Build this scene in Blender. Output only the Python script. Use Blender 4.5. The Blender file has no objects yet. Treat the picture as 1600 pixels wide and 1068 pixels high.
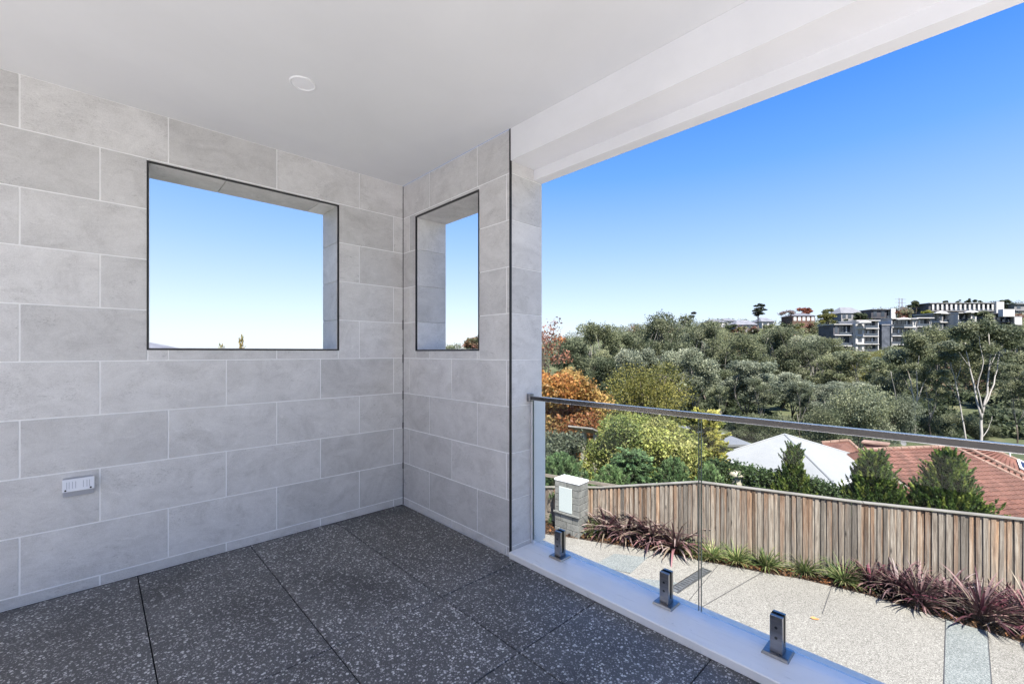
import bpy, bmesh, math, random
import numpy as np
from mathutils import Vector, Matrix, noise

random.seed(7)
rng = np.random.default_rng(7)
C = bpy.context.scene.collection

# ------------------------------------------------------------------ camera, sky, sun, exposure
EYE = 1.32            # eye height above the balcony floor (floor = z 0)
FPX, CX, HY = 681.0, 800.0, 550.0
YAW = math.radians(46.3)
VX, VY = -math.sin(YAW), math.cos(YAW)
RX, RY = math.cos(YAW), math.sin(YAW)
cam_d = bpy.data.cameras.new('camera'); cam = bpy.data.objects.new('camera', cam_d); C.objects.link(cam)
cam.location = (0, 0, EYE); cam.rotation_euler = (math.radians(90), 0, YAW)
cam_d.sensor_width = 36; cam_d.lens = 36 * FPX / 1600; cam_d.shift_y = 0.01
cam_d.clip_start = 0.05; cam_d.clip_end = 6000
bpy.context.scene.camera = cam

SUN_EL, SUN_AZ = math.radians(56), math.radians(128)     # azimuth clockwise from +Y
world = bpy.data.worlds.new('World'); bpy.context.scene.world = world; world.use_nodes = True
nt = world.node_tree; nt.nodes.clear()
sky = nt.nodes.new('ShaderNodeTexSky'); sky.sky_type = 'NISHITA'; sky.sun_disc = False
sky.sun_elevation = SUN_EL; sky.sun_rotation = SUN_AZ
sky.air_density = 1.0; sky.dust_density = 0.8; sky.ozone_density = 2.0; sky.altitude = 100
bg = nt.nodes.new('ShaderNodeBackground'); bg.inputs['Strength'].default_value = 0.075
out = nt.nodes.new('ShaderNodeOutputWorld')
hs = nt.nodes.new('ShaderNodeHueSaturation'); hs.inputs['Saturation'].default_value = 1.1; hs.inputs['Hue'].default_value = 0.51
nt.links.new(sky.outputs[0], hs.inputs['Color'])
tc = nt.nodes.new('ShaderNodeTexCoord'); sp_ = nt.nodes.new('ShaderNodeSeparateXYZ'); nt.links.new(tc.outputs['Generated'], sp_.inputs[0])
rp_ = nt.nodes.new('ShaderNodeValToRGB'); el_ = rp_.color_ramp.elements
SKYC = [(0.0, (.72, .78, .90)), (0.10, (.56, .68, .90)), (0.22, (.33, .53, .90)), (0.36, (.12, .36, .90)), (0.47, (.04, .25, .88)), (1.0, (.06, .22, .64))]
while len(el_) < len(SKYC): el_.new(0.5)
for e__, (p__, c__) in zip(el_, SKYC): e__.position = p__; e__.color = (*c__, 1)
nt.links.new(sp_.outputs[2], rp_.inputs[0])
gain = nt.nodes.new('ShaderNodeVectorMath'); gain.operation = 'SCALE'; gain.inputs['Scale'].default_value = 4.6
nt.links.new(rp_.outputs[0], gain.inputs[0])
mxs = nt.nodes.new('ShaderNodeMix'); mxs.data_type = 'RGBA'; mxs.inputs[0].default_value = 0.78; mxs.clamp_factor = True
nt.links.new(hs.outputs[0], mxs.inputs[6]); nt.links.new(gain.outputs[0], mxs.inputs[7]); nt.links.new(mxs.outputs[2], bg.inputs[0]); nt.links.new(bg.outputs[0], out.inputs[0])
sd = bpy.data.lights.new('sun', 'SUN'); sd.energy = 4.1; sd.angle = math.radians(0.6); sd.color = (1, 0.93, 0.85)
sun = bpy.data.objects.new('sun', sd); C.objects.link(sun)
sdir = Vector((math.sin(SUN_AZ) * math.cos(SUN_EL), math.cos(SUN_AZ) * math.cos(SUN_EL), math.sin(SUN_EL)))
sun.rotation_euler = sdir.to_track_quat('Z', 'Y').to_euler(); sun.location = (0, -20, 30)
vs = bpy.context.scene.view_settings
vs.view_transform = 'Standard'; vs.look = 'None'; vs.gamma = 1; vs.exposure = 1.85; vs.use_curve_mapping = False
cy = bpy.context.scene.cycles
cy.max_bounces = 12; cy.diffuse_bounces = 7; cy.transparent_max_bounces = 16

# ------------------------------------------------------------------ helpers
def W(u, y, Z):
    k = (u - CX) / FPX
    return Vector(((VX + k * RX) * Z, (VY + k * RY) * Z, EYE - (y - HY) / FPX * Z))
def G(u, y, z):
    return W(u, y, (EYE - z) * FPX / (y - HY))
def cam_frame(Z, L, z=0):
    return Vector((VX * Z + RX * L, VY * Z + RY * L, z))

def tag(o, label=None, cat=None, group=None, kind=None):
    if label: o['label'] = label
    if cat: o['category'] = cat
    if group: o['group'] = group
    if kind: o['kind'] = kind
    return o
def empty(name, loc, rz=0, label=None, cat=None, group=None):
    o = bpy.data.objects.new(name, None); o.empty_display_size = 0.1
    o.location = loc; o.rotation_euler = (0, 0, rz); C.objects.link(o)
    return tag(o, label, cat, group)
def link(name, me, mat=None, parent=None, loc=(0, 0, 0), rot=None, scale=None):
    if mat is not None and len(me.materials) == 0: me.materials.append(mat)
    o = bpy.data.objects.new(name, me); C.objects.link(o)
    o.parent = parent; o.location = loc
    if rot is not None: o.rotation_euler = rot
    if scale is not None: o.scale = scale
    return o

class MB:
    """collects shapes, builds one mesh"""
    def __init__(s): s.v = []; s.f = []
    def add(s, vs_, fs):
        n = len(s.v); s.v += [tuple(p) for p in vs_]; s.f += [tuple(i + n for i in f) for f in fs]; return s
    def box(s, x0, x1, y0, y1, z0, z1):
        return s.add([(x0,y0,z0),(x1,y0,z0),(x1,y1,z0),(x0,y1,z0),(x0,y0,z1),(x1,y0,z1),(x1,y1,z1),(x0,y1,z1)],
              [(0,3,2,1),(4,5,6,7),(0,1,5,4),(1,2,6,5),(2,3,7,6),(3,0,4,7)])
    def hexa(s, a):
        return s.add(a, [(0,3,2,1),(4,5,6,7),(0,1,5,4),(1,2,6,5),(2,3,7,6),(3,0,4,7)])
    def bar(s, p, q, w, h, up=(0, 0, 1)):
        p, q = Vector(p), Vector(q); d = (q - p).normalized(); up = Vector(up)
        sd_ = d.cross(up).normalized(); u2 = sd_.cross(d).normalized()
        a = sd_ * w / 2; b = u2 * h / 2
        return s.hexa([p-a-b, p+a-b, q+a-b, q-a-b, p-a+b, p+a+b, q+a+b, q-a+b])
    def poly(s, pts, t, n=None):
        """flat polygon given thickness t downwards along its normal"""
        pts = [Vector(p) for p in pts]
        if n is None: n = (pts[1]-pts[0]).cross(pts[2]-pts[0]).normalized()
        if n.z < 0: n = -n; pts = pts[::-1]
        k = len(pts); low = [p - n * t for p in pts]
        return s.add(pts + low, [tuple(range(k)), tuple(range(2*k-1, k-1, -1))] + [(i, k+i, k+(i+1) % k, (i+1) % k) for i in range(k)])
    def tube(s, pts, rad, n=6, cap=True):
        pts = [Vector(p) for p in pts]; base = len(s.v)
        for i, p in enumerate(pts):
            d = (pts[min(i+1, len(pts)-1)] - pts[max(i-1, 0)]).normalized()
            a = d.orthogonal().normalized() if i == 0 else (pa - d * pa.dot(d)).normalized()
            pa = a; b = d.cross(a); r = rad[i] if hasattr(rad, '__len__') else rad
            for j in range(n):
                t = 2 * math.pi * j / n; s.v.append(tuple(p + (a * math.cos(t) + b * math.sin(t)) * r))
        for i in range(len(pts)-1):
            for j in range(n):
                s.f.append((base+i*n+j, base+i*n+(j+1) % n, base+(i+1)*n+(j+1) % n, base+(i+1)*n+j))
        if cap:
            s.f.append(tuple(base + j for j in range(n-1, -1, -1))); e = base + (len(pts)-1)*n
            s.f.append(tuple(e + j for j in range(n)))
        return s
    def mesh(s, name, mat=None, org=(0, 0, 0), bevel=0, smooth=False):
        me = bpy.data.meshes.new(name)
        me.from_pydata([(x-org[0], y-org[1], z-org[2]) for x, y, z in s.v], [], s.f)
        if bevel:
            bm = bmesh.new(); bm.from_mesh(me)
            bmesh.ops.bevel(bm, geom=bm.edges[:], offset=bevel, segments=1, affect='EDGES', clamp_overlap=True)
            bm.to_mesh(me); bm.free()
        if smooth: me.shade_smooth()
        if mat: me.materials.append(mat)
        me.update(); return me
    def build(s, name, mat, parent=None, bevel=0, smooth=False, org=None):
        """vertices are world coordinates; origin goes to the parent (or org)"""
        w = Vector(parent.location) if parent is not None else Vector(org or (0, 0, 0))
        if parent is not None and parent.parent is not None: w = w + Vector(parent.parent.location)
        o = link(name, s.mesh(name, mat, w, bevel, smooth), None, parent)
        if parent is None: o.location = w
        return o

# ------------------------------------------------------------------ materials
def mat(name, col=(0.5, 0.5, 0.5), rough=0.7, metal=0, spec=0.5):
    m = bpy.data.materials.new(name); m.use_nodes = True
    b = m.node_tree.nodes['Principled BSDF']
    b.inputs['Base Color'].default_value = (*col, 1); b.inputs['Roughness'].default_value = rough
    b.inputs['Metallic'].default_value = metal; b.inputs['Specular IOR Level'].default_value = spec
    return m
class N:
    def __init__(s, m): s.m = m; s.t = m.node_tree; s.b = s.t.nodes['Principled BSDF']
    def new(s, k, **kw):
        n = s.t.nodes.new(k)
        for a, b in kw.items():
            if a in n.inputs.keys() if isinstance(a, str) else False: n.inputs[a].default_value = b
            else: setattr(n, a, b)
        return n
    def l(s, a, b): s.t.links.new(a, b)
    def pos(s): return s.new('ShaderNodeNewGeometry').outputs['Position']
    def obj(s): return s.new('ShaderNodeTexCoord').outputs['Object']
    def rnd(s): return s.new('ShaderNodeObjectInfo').outputs['Random']
    def mapping(s, vec, scale=(1, 1, 1), rot=(0, 0, 0), loc=None):
        m = s.new('ShaderNodeMapping'); m.inputs['Scale'].default_value = scale; m.inputs['Rotation'].default_value = rot
        s.l(vec, m.inputs['Vector'])
        if loc is not None: s.l(loc, m.inputs['Location'])
        return m.outputs[0]
    def noise(s, vec, scale, detail=4, rough=0.55, dist=0):
        n = s.new('ShaderNodeTexNoise'); n.inputs['Scale'].default_value = scale; n.inputs['Detail'].default_value = detail
        n.inputs['Roughness'].default_value = rough; n.inputs['Distortion'].default_value = dist
        s.l(vec, n.inputs['Vector']); return n.outputs['Fac']
    def ramp(s, fac, stops):
        r = s.new('ShaderNodeValToRGB'); e = r.color_ramp.elements
        while len(e) < len(stops): e.new(0.5)
        for i, (p, c) in enumerate(stops):
            e[i].position = p; e[i].color = (*c, 1) if hasattr(c, '__len__') else (c, c, c, 1)
        s.l(fac, r.inputs[0]); return r.outputs[0]
    def math(s, op, a, b=None):
        n = s.new('ShaderNodeMath'); n.operation = op
        for i, q in enumerate((a, b)):
            if q is None: continue
            if isinstance(q, (int, float)): n.inputs[i].default_value = q
            else: s.l(q, n.inputs[i])
        return n.outputs[0]
    def mix(s, fac, a, b, mode='MIX'):
        n = s.new('ShaderNodeMix'); n.data_type = 'RGBA'; n.blend_type = mode
        for i, q in ((0, fac), (6, a), (7, b)):
            if isinstance(q, (int, float)): n.inputs[i].default_value = q
            elif isinstance(q, tuple): n.inputs[i].default_value = (*q, 1)
            else: s.l(q, n.inputs[i])
        return n.outputs[2]
    def color(s, c): s.l(c, s.b.inputs['Base Color'])
    def rough(s, c): s.l(c, s.b.inputs['Roughness'])
    def bump(s, h, strength=0.3, dist=0.01):
        n = s.new('ShaderNodeBump'); n.inputs['Strength'].default_value = strength; n.inputs['Distance'].default_value = dist
        s.l(h, n.inputs['Height']); s.l(n.outputs[0], s.b.inputs['Normal'])

def m_walltile():
    m = mat('wall_tile', rough=0.5, spec=0.35); n = N(m); p = n.pos(); r = n.rnd()
    off = n.new('ShaderNodeCombineXYZ'); n.l(n.math('MULTIPLY', r, 37.0), off.inputs[0]); n.l(n.math('MULTIPLY', r, 91.0), off.inputs[1]); n.l(n.math('MULTIPLY', r, 53.0), off.inputs[2])
    v = n.mapping(p, (1, 1, 1.35), (0.25, 0.2, 0), off.outputs[0])
    a = n.noise(v, 4.2, 8, 0.68, 0.9)
    b = n.noise(n.mapping(p, (1, 1, 2.0), (-0.3, 0.3, 0), off.outputs[0]), 11, 9, 0.74, 1.8)
    c = n.noise(p, 220, 2, 0.5)
    sc = n.noise(n.mapping(p, (1, 1, 3.0), (-0.5, 0.45, 0), off.outputs[0]), 34, 6, 0.75, 2.5)
    msk = n.ramp(n.noise(n.mapping(p, (1, 1, 1), (0, 0, 0), off.outputs[0]), 5.5, 3), [(0.50, 0.0), (0.64, 1.0)])
    scr = n.mix(msk, (1.0, 1.0, 1.0), n.ramp(sc, [(0.36, 0.60), (0.46, 1.0)]))
    base = n.ramp(a, [(0.30, (0.51, 0.50, 0.495)), (0.5, (0.61, 0.60, 0.595)), (0.70, (0.68, 0.67, 0.665))])
    st = n.ramp(b, [(0.30, 0.62), (0.385, 0.95), (0.60, 1.0), (0.70, 1.14)])
    col = n.mix(1.0, base, st, 'MULTIPLY')
    col = n.mix(1.0, col, scr, 'MULTIPLY')
    col = n.mix(0.10, col, n.ramp(c, [(0.3, 0.0), (0.7, 1.0)]), 'OVERLAY')
    tone = n.ramp(r, [(0, 0.89), (1, 1.07)])
    n.color(n.mix(1.0, col, tone, 'MULTIPLY'))
    n.bump(n.mix(0.5, b, c), 0.12, 0.002)
    n.rough(n.ramp(b, [(0.3, 0.62), (0.7, 0.45)]))
    return m
def m_terrazzo():
    m = mat('terrazzo', rough=0.5, spec=0.4); n = N(m); p = n.pos(); r = n.rnd()
    def chips(scale, thr, wob, seed):
        w = n.new('ShaderNodeTexNoise'); w.inputs['Scale'].default_value = scale * 0.9; w.inputs['Detail'].default_value = 2
        v0 = n.mapping(p, (1, 1, 1)); n.l(v0, w.inputs['Vector'])
        mx = n.mix(wob, v0, w.outputs['Color'], 'LINEAR_LIGHT')
        vo = n.new('ShaderNodeTexVoronoi'); vo.inputs['Scale'].default_value = scale; vo.inputs['Randomness'].default_value = 1
        mp = n.mapping(mx, (1, 1, 1)); mp.node.inputs['Location'].default_value = (seed, seed * 1.7, 0); n.l(mp, vo.inputs['Vector'])
        sep = n.new('ShaderNodeSeparateColor'); n.l(vo.outputs['Color'], sep.inputs[0])
        size = n.math('MULTIPLY', sep.outputs[0], thr)          # each cell's chip has its own radius
        hit = n.math('LESS_THAN', vo.outputs['Distance'], size)
        keep = n.math('GREATER_THAN', sep.outputs[1], 0.22)
        return n.math('MULTIPLY', hit, keep), sep.outputs[2]
    c1, k1 = chips(84, 0.56, 0.005, 0.0)
    c2, k2 = chips(150, 0.54, 0.003, 5.3)
    g = n.noise(p, 2.2, 5, 0.6); f = n.noise(p, 300, 2)
    base = n.ramp(g, [(0.3, (0.095, 0.092, 0.088)), (0.7, (0.138, 0.134, 0.128))])
    base = n.mix(0.35, base, n.ramp(f, [(0.35, (0.02, 0.02, 0.022)), (0.65, (0.12, 0.12, 0.13))]))
    ch = n.ramp(k1, [(0.0, (0.28, 0.275, 0.26)), (0.5, (0.46, 0.455, 0.44)), (1.0, (0.68, 0.67, 0.64))])
    ch2 = n.ramp(k2, [(0.0, (0.16, 0.16, 0.16)), (1.0, (0.42, 0.41, 0.40))])
    col = n.mix(c2, base, ch2); col = n.mix(c1, col, ch)
    tone = n.ramp(r, [(0, 0.9), (1, 1.12)])
    dirt = n.ramp(n.noise(p, 1.1, 6, 0.6, 0.5), [(0.33, 0.62), (0.50, 0.95), (0.6, 1.0)])
    n.color(n.mix(1.0, n.mix(1.0, col, tone, 'MULTIPLY'), dirt, 'MULTIPLY'))
    n.rough(n.ramp(g, [(0.3, 0.55), (0.7, 0.36)]))
    n.bump(f, 0.12, 0.002)
    return m
def m_speck(name, c0, c1, c2, scale=120, rough=0.85, bump=0.3, big=0.6):
    m = mat(name, rough=rough); n = N(m); p = n.pos()
    vo = n.new('ShaderNodeTexVoronoi'); vo.inputs['Scale'].default_value = scale; n.l(p, vo.inputs['Vector'])
    sep = n.new('ShaderNodeSeparateColor'); n.l(vo.outputs['Color'], sep.inputs[0])
    col = n.ramp(sep.outputs[0], [(0.0, c0), (0.5, c1), (1.0, c2)])
    gap = n.ramp(vo.outputs['Distance'], [(0.25, 1.0), (0.62, 0.62)])
    col = n.mix(1.0, col, gap, 'MULTIPLY')
    st = n.ramp(n.noise(p, big, 6, 0.6, 0.4), [(0.3, 0.86), (0.7, 1.06)])
    n.color(n.mix(1.0, col, st, 'MULTIPLY'))
    n.bump(vo.outputs['Distance'], bump, 0.004)
    return m
def m_noise(name, stops, scale=4, detail=6, rough=0.8, bump=0.2, stretch=(1, 1, 1), rand=0.0, spec=0.4, local=False, metal=0, bd=0.01):
    m = mat(name, rough=rough, spec=spec, metal=metal); n = N(m)
    p = n.obj() if local else n.pos(); v = n.mapping(p, stretch)
    r = n.rnd()
    if local:
        off = n.new('ShaderNodeCombineXYZ'); n.l(n.math('MULTIPLY', r, 40.0), off.inputs[0]); n.l(n.math('MULTIPLY', r, 17.0), off.inputs[1])
        v = n.mapping(p, stretch, (0, 0, 0), off.outputs[0])
    a = n.noise(v, scale, detail, 0.6, 0.4)
    col = n.ramp(a, stops)
    if rand: col = n.mix(1.0, col, n.ramp(r, [(0, 1 - rand), (1, 1 + rand)]), 'MULTIPLY')
    n.color(col)
    if bump: n.bump(a, bump, bd)
    return m
def m_paling():
    m = mat('paling_wood', rough=0.85, spec=0.2); n = N(m); p = n.obj(); r = n.rnd(); w = n.pos()
    off = n.new('ShaderNodeCombineXYZ'); n.l(n.math('MULTIPLY', r, 60.0), off.inputs[0]); n.l(n.math('MULTIPLY', r, 23.0), off.inputs[2])
    v = n.mapping(p, (14, 14, 0.9), (0, 0, 0), off.outputs[0])
    g = n.noise(v, 3.0, 8, 0.65, 0.8)
    fine = n.noise(n.mapping(p, (60, 60, 2.2), (0, 0, 0), off.outputs[0]), 3, 4)
    grey = n.ramp(g, [(0.28, (0.085, 0.068, 0.056)), (0.5, (0.19, 0.162, 0.138)), (0.75, (0.30, 0.272, 0.24))])
    tan = n.ramp(g, [(0.28, (0.075, 0.038, 0.022)), (0.5, (0.19, 0.105, 0.060)), (0.75, (0.31, 0.21, 0.135))])
    sepw = n.new('ShaderNodeSeparateXYZ'); n.l(p, sepw.inputs[0])
    # rust-coloured tannin stains run down from the top of each paling by different lengths
    st = n.noise(n.mapping(p, (9, 9, 1.1), (0, 0, 0), off.outputs[0]), 1.6, 4)
    hgt = n.math('ADD', n.math('MULTIPLY', sepw.outputs[2], 0.36), n.math('MULTIPLY', st, 0.9))
    r2 = n.math('FRACT', n.math('MULTIPLY', r, 7.31))
    sel = n.math('ADD', hgt, n.math('MULTIPLY', r2, 0.75))
    fac = n.ramp(sel, [(0.95, 0.0), (1.35, 1.0)]) if False else n.ramp(n.math('MULTIPLY', sel, 0.6), [(0.62, 0.0), (0.87, 0.75)])
    col = n.mix(fac, grey, tan)
    vo = n.new('ShaderNodeTexVoronoi'); vo.inputs['Scale'].default_value = 2.4; n.l(n.mapping(p, (3, 1, 1), (0, 0, 0), off.outputs[0]), vo.inputs['Vector'])
    knot = n.ramp(vo.outputs['Distance'], [(0.04, 0.28), (0.14, 1.0)])
    col = n.mix(1.0, col, knot, 'MULTIPLY')
    col = n.mix(1.0, col, n.ramp(n.math('FRACT', n.math('MULTIPLY', r, 3.7)), [(0, (0.50, 0.51, 0.52)), (0.5, (0.98, 0.98, 0.98)), (1, (1.50, 1.47, 1.40))]), 'MULTIPLY')
    col = n.mix(0.25, col, n.ramp(fine, [(0.35, 0.0), (0.65, 1.0)]), 'OVERLAY')
    n.color(col); n.bump(g, 0.5, 0.006)
    return m
def m_leaf(name, trans=0.35, rough=0.6, gain=1.0):
    m = bpy.data.materials.new(name); m.use_nodes = True; t = m.node_tree; t.nodes.clear()
    at = t.nodes.new('ShaderNodeAttribute'); at.attribute_name = 'col'
    r = t.nodes.new('ShaderNodeObjectInfo'); rp = t.nodes.new('ShaderNodeValToRGB')
    rp.color_ramp.elements[0].color = (0.82 * gain, 0.84 * gain, 0.86 * gain, 1); rp.color_ramp.elements[1].color = (1.16 * gain, 1.14 * gain, 1.06 * gain, 1)
    t.links.new(r.outputs['Random'], rp.inputs[0])
    mx = t.nodes.new('ShaderNodeMix'); mx.data_type = 'RGBA'; mx.blend_type = 'MULTIPLY'; mx.inputs[0].default_value = 1
    t.links.new(at.outputs['Color'], mx.inputs[6]); t.links.new(rp.outputs[0], mx.inputs[7])
    p = t.nodes.new('ShaderNodeBsdfPrincipled'); p.inputs['Roughness'].default_value = rough; p.inputs['Specular IOR Level'].default_value = 0.3
    tr = t.nodes.new('ShaderNodeBsdfTranslucent'); ms = t.nodes.new('ShaderNodeMixShader'); ms.inputs[0].default_value = trans
    o = t.nodes.new('ShaderNodeOutputMaterial')
    t.links.new(mx.outputs[2], p.inputs['Base Color']); t.links.new(mx.outputs[2], tr.inputs['Color'])
    t.links.new(p.outputs[0], ms.inputs[1]); t.links.new(tr.outputs[0], ms.inputs[2]); t.links.new(ms.outputs[0], o.inputs[0])
    return m
def m_glass():
    m = bpy.data.materials.new('pane_glass'); m.use_nodes = True; t = m.node_tree; t.nodes.clear()
    tr = t.nodes.new('ShaderNodeBsdfTransparent'); tr.inputs[0].default_value = (0.955, 0.975, 0.965, 1)
    gl = t.nodes.new('ShaderNodeBsdfGlossy'); gl.inputs['Roughness'].default_value = 0.01
    fr = t.nodes.new('ShaderNodeFresnel'); fr.inputs[0].default_value = 1.35
    ms = t.nodes.new('ShaderNodeMixShader'); o = t.nodes.new('ShaderNodeOutputMaterial')
    mu = t.nodes.new('ShaderNodeMath'); mu.operation = 'MULTIPLY'; mu.inputs[1].default_value = 0.35
    t.links.new(fr.outputs[0], mu.inputs[0]); t.links.new(mu.outputs[0], ms.inputs[0])
    t.links.new(tr.outputs[0], ms.inputs[1]); t.links.new(gl.outputs[0], ms.inputs[2]); t.links.new(ms.outputs[0], o.inputs[0])
    return m

M = {}
M['walltile'] = m_walltile()
M['grout'] = m_noise('light_grout', [(0.3, (0.80, 0.80, 0.80)), (0.7, (0.86, 0.86, 0.86))], 20, rough=0.9)
M['terrazzo'] = m_terrazzo()
M['bounce_paving'] = m_noise('bounce_paving', [(0.3, (0.75, 0.72, 0.665)), (0.7, (0.82, 0.79, 0.74))], 3, 5, rough=0.8)  # for the added terrace out of view, pale and warm to reflect light
M['cream_wall'] = m_noise('cream_wall', [(0.3, (0.77, 0.75, 0.71)), (0.7, (0.81, 0.79, 0.75))], 2, 5, rough=0.8)  # unseen house wall; cream chosen to warm the light it bounces
M['floor_joint'] = mat('floor_joint', (0.012, 0.012, 0.013), 0.9)
M['ceiling'] = m_noise('ceiling_paint', [(0.3, (0.68, 0.69, 0.71)), (0.7, (0.71, 0.72, 0.74))], 1.5, 4, rough=0.75, bump=0.03, spec=0.25)
M['white'] = m_noise('white_paint', [(0.3, (0.73, 0.735, 0.76)), (0.7, (0.78, 0.785, 0.81))], 3, 5, rough=0.55, bump=0.04)
M['ledge'] = m_noise('ledge_paint', [(0.25, (0.76, 0.75, 0.74)), (0.5, (0.83, 0.82, 0.81)), (0.75, (0.86, 0.85, 0.84))], 2.2, 7, rough=0.32, bump=0.03, stretch=(1, 4, 1))
M['black'] = mat('black_trim', (0.008, 0.008, 0.009), 0.5)
M['silicone'] = mat('dark_silicone', (0.06, 0.06, 0.065), 0.6)
_l = N(M['ledge']); _k = M['ledge'].node_tree.nodes['Principled BSDF'].inputs['Base Color'].links[0].from_socket
_s1 = _l.noise(_l.mapping(_l.pos(), (1.2, 14, 1)), 3, 7, 0.7, 1.5); _s2 = _l.noise(_l.pos(), 45, 5, 0.7)
_d = _l.mix(1.0, _l.ramp(_s1, [(0.30, 0.80), (0.42, 1.0)]), _l.ramp(_s2, [(0.26, 0.72), (0.36, 1.0)]), 'MULTIPLY')
_l.color(_l.mix(1.0, _k, _d, 'MULTIPLY'))
_l = N(M['ceiling']); _k = M['ceiling'].node_tree.nodes['Principled BSDF'].inputs['Base Color'].links[0].from_socket
_s1 = _l.noise(_l.pos(), 1.3, 6, 0.6, 0.8); _s2 = _l.noise(_l.pos(), 26, 4, 0.75)
_d = _l.mix(1.0, _l.ramp(_s1, [(0.32, 0.965), (0.6, 1.0)]), _l.ramp(_s2, [(0.20, 0.80), (0.27, 1.0)]), 'MULTIPLY')
_l.color(_l.mix(1.0, _k, _d, 'MULTIPLY'))
M['steel'] = m_noise('brushed_steel', [(0.3, (0.24, 0.235, 0.24)), (0.7, (0.36, 0.355, 0.36))], 6, 5, rough=0.28, bump=0.05, stretch=(1, 20, 20), metal=1)
M['rail'] = m_noise('rail_dark_reflection', [(0.3, (0.085, 0.08, 0.078)), (0.7, (0.13, 0.125, 0.12))], 3, 4, rough=0.2, bump=0.02, stretch=(0.6, 10, 10), metal=1)  # steel painted dark for the dim interior it would mirror
M['highlight_steel'] = m_noise('highlight_steel', [(0.3, (0.62, 0.61, 0.61)), (0.7, (0.70, 0.69, 0.69))], 3, 4, rough=0.25, bump=0, metal=1)
M['glass'] = m_glass()
M['glass_edge'] = mat('glass_edge', (0.06, 0.085, 0.08), 0.3)
M['plastic'] = mat('white_plastic', (0.74, 0.75, 0.78), 0.35)
M['plastic_grey'] = mat('grey_plastic', (0.38, 0.39, 0.43), 0.4)
M['drive'] = m_speck('exposed_aggregate', (0.135, 0.127, 0.112), (0.265, 0.25, 0.225), (0.40, 0.38, 0.35), 95, big=0.5)
M['band'] = m_speck('blue_grey_band', (0.13, 0.145, 0.143), (0.22, 0.238, 0.235), (0.32, 0.335, 0.33), 80, big=0.6)
M['mulch'] = m_speck('bark_mulch', (0.02, 0.013, 0.009), (0.06, 0.035, 0.022), (0.13, 0.075, 0.045), 28, rough=0.95, bump=1.0)
M['paling'] = m_paling()
M['sleeper'] = m_noise('weathered_timber', [(0.3, (0.10, 0.085, 0.07)), (0.6, (0.22, 0.19, 0.16)), (0.8, (0.30, 0.27, 0.235))], 5, 7, stretch=(0.6, 0.6, 8), bump=0.3)
M['cap_wood'] = m_noise('grey_capping', [(0.3, (0.15, 0.138, 0.122)), (0.6, (0.25, 0.235, 0.215)), (0.8, (0.33, 0.31, 0.285))], 3, 7, stretch=(0.5, 0.5, 4), bump=0.2, rand=0.1)
M['block'] = m_noise('grey_block', [(0.3, (0.11, 0.11, 0.105)), (0.6, (0.18, 0.18, 0.17)), (0.8, (0.25, 0.245, 0.235))], 9, 7, bump=0.25, rand=0.15)
M['mortar'] = mat('mortar', (0.035, 0.035, 0.034), 0.95)
M['earth'] = m_noise('earth', [(0.3, (0.035, 0.038, 0.018)), (0.5, (0.06, 0.075, 0.03)), (0.7, (0.11, 0.105, 0.055))], 0.35, 9, rough=0.95, bump=0.4, bd=0.1)
M['leaf'] = m_leaf('foliage', 0.45, 0.55)
M['blade'] = m_leaf('strap_leaves', 0.2, 0.4)
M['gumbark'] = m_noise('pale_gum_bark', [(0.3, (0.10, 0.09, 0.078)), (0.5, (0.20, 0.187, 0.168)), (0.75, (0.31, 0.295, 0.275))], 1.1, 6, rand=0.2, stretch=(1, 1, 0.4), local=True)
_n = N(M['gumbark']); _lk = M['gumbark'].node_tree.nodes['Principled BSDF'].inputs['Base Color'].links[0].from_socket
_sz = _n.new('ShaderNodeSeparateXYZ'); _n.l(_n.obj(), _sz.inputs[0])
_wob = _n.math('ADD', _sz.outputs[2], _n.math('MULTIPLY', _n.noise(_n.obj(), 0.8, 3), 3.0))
_n.color(_n.mix(1.0, _lk, _n.ramp(_n.math('MULTIPLY', _wob, 0.10), [(0.45, (0.30, 0.26, 0.22)), (0.70, (1.0, 1.0, 1.0))]), 'MULTIPLY'))   # foot painted darker to subdue its sunlit look, like an old bark stocking
M['darkbark'] = m_noise('dark_bark', [(0.3, (0.04, 0.032, 0.025)), (0.7, (0.13, 0.11, 0.09))], 3, 5)
M['white_roof'] = m_noise('white_metal_roof', [(0.3, (0.22, 0.225, 0.23)), (0.7, (0.26, 0.265, 0.275))], 0.8, 6, rough=0.5, bump=0.03)
M['terracotta'] = m_noise('terracotta', [(0.3, (0.085, 0.036, 0.026)), (0.6, (0.138, 0.060, 0.044)), (0.8, (0.20, 0.105, 0.083))], 1.4, 8, rand=0.28, bump=0.2, rough=0.8)
M['ridge_tile'] = m_noise('ridge_terracotta', [(0.3, (0.15, 0.085, 0.062)), (0.7, (0.27, 0.18, 0.145))], 2.5, 6, rough=0.8)
M['brickred'] = m_noise('red_brick', [(0.3, (0.14, 0.05, 0.04)), (0.7, (0.24, 0.09, 0.07))], 5, 5, rough=0.9)
M['render_c'] = m_noise('cream_render', [(0.3, (0.42, 0.40, 0.36)), (0.7, (0.54, 0.52, 0.48))], 0.8, 5, rough=0.85, rand=0.1)
M['h_white'] = m_noise('house_white', [(0.3, (0.32, 0.32, 0.32)), (0.7, (0.42, 0.42, 0.42))], 0.4, 5, rough=0.8, rand=0.12)
M['h_grey'] = m_noise('house_grey', [(0.3, (0.13, 0.13, 0.135)), (0.7, (0.20, 0.20, 0.205))], 0.4, 5, rough=0.8, rand=0.15)
M['h_dark'] = m_noise('house_dark', [(0.3, (0.035, 0.035, 0.042)), (0.7, (0.075, 0.075, 0.085))], 0.4, 5, rough=0.6, rand=0.2)
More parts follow.
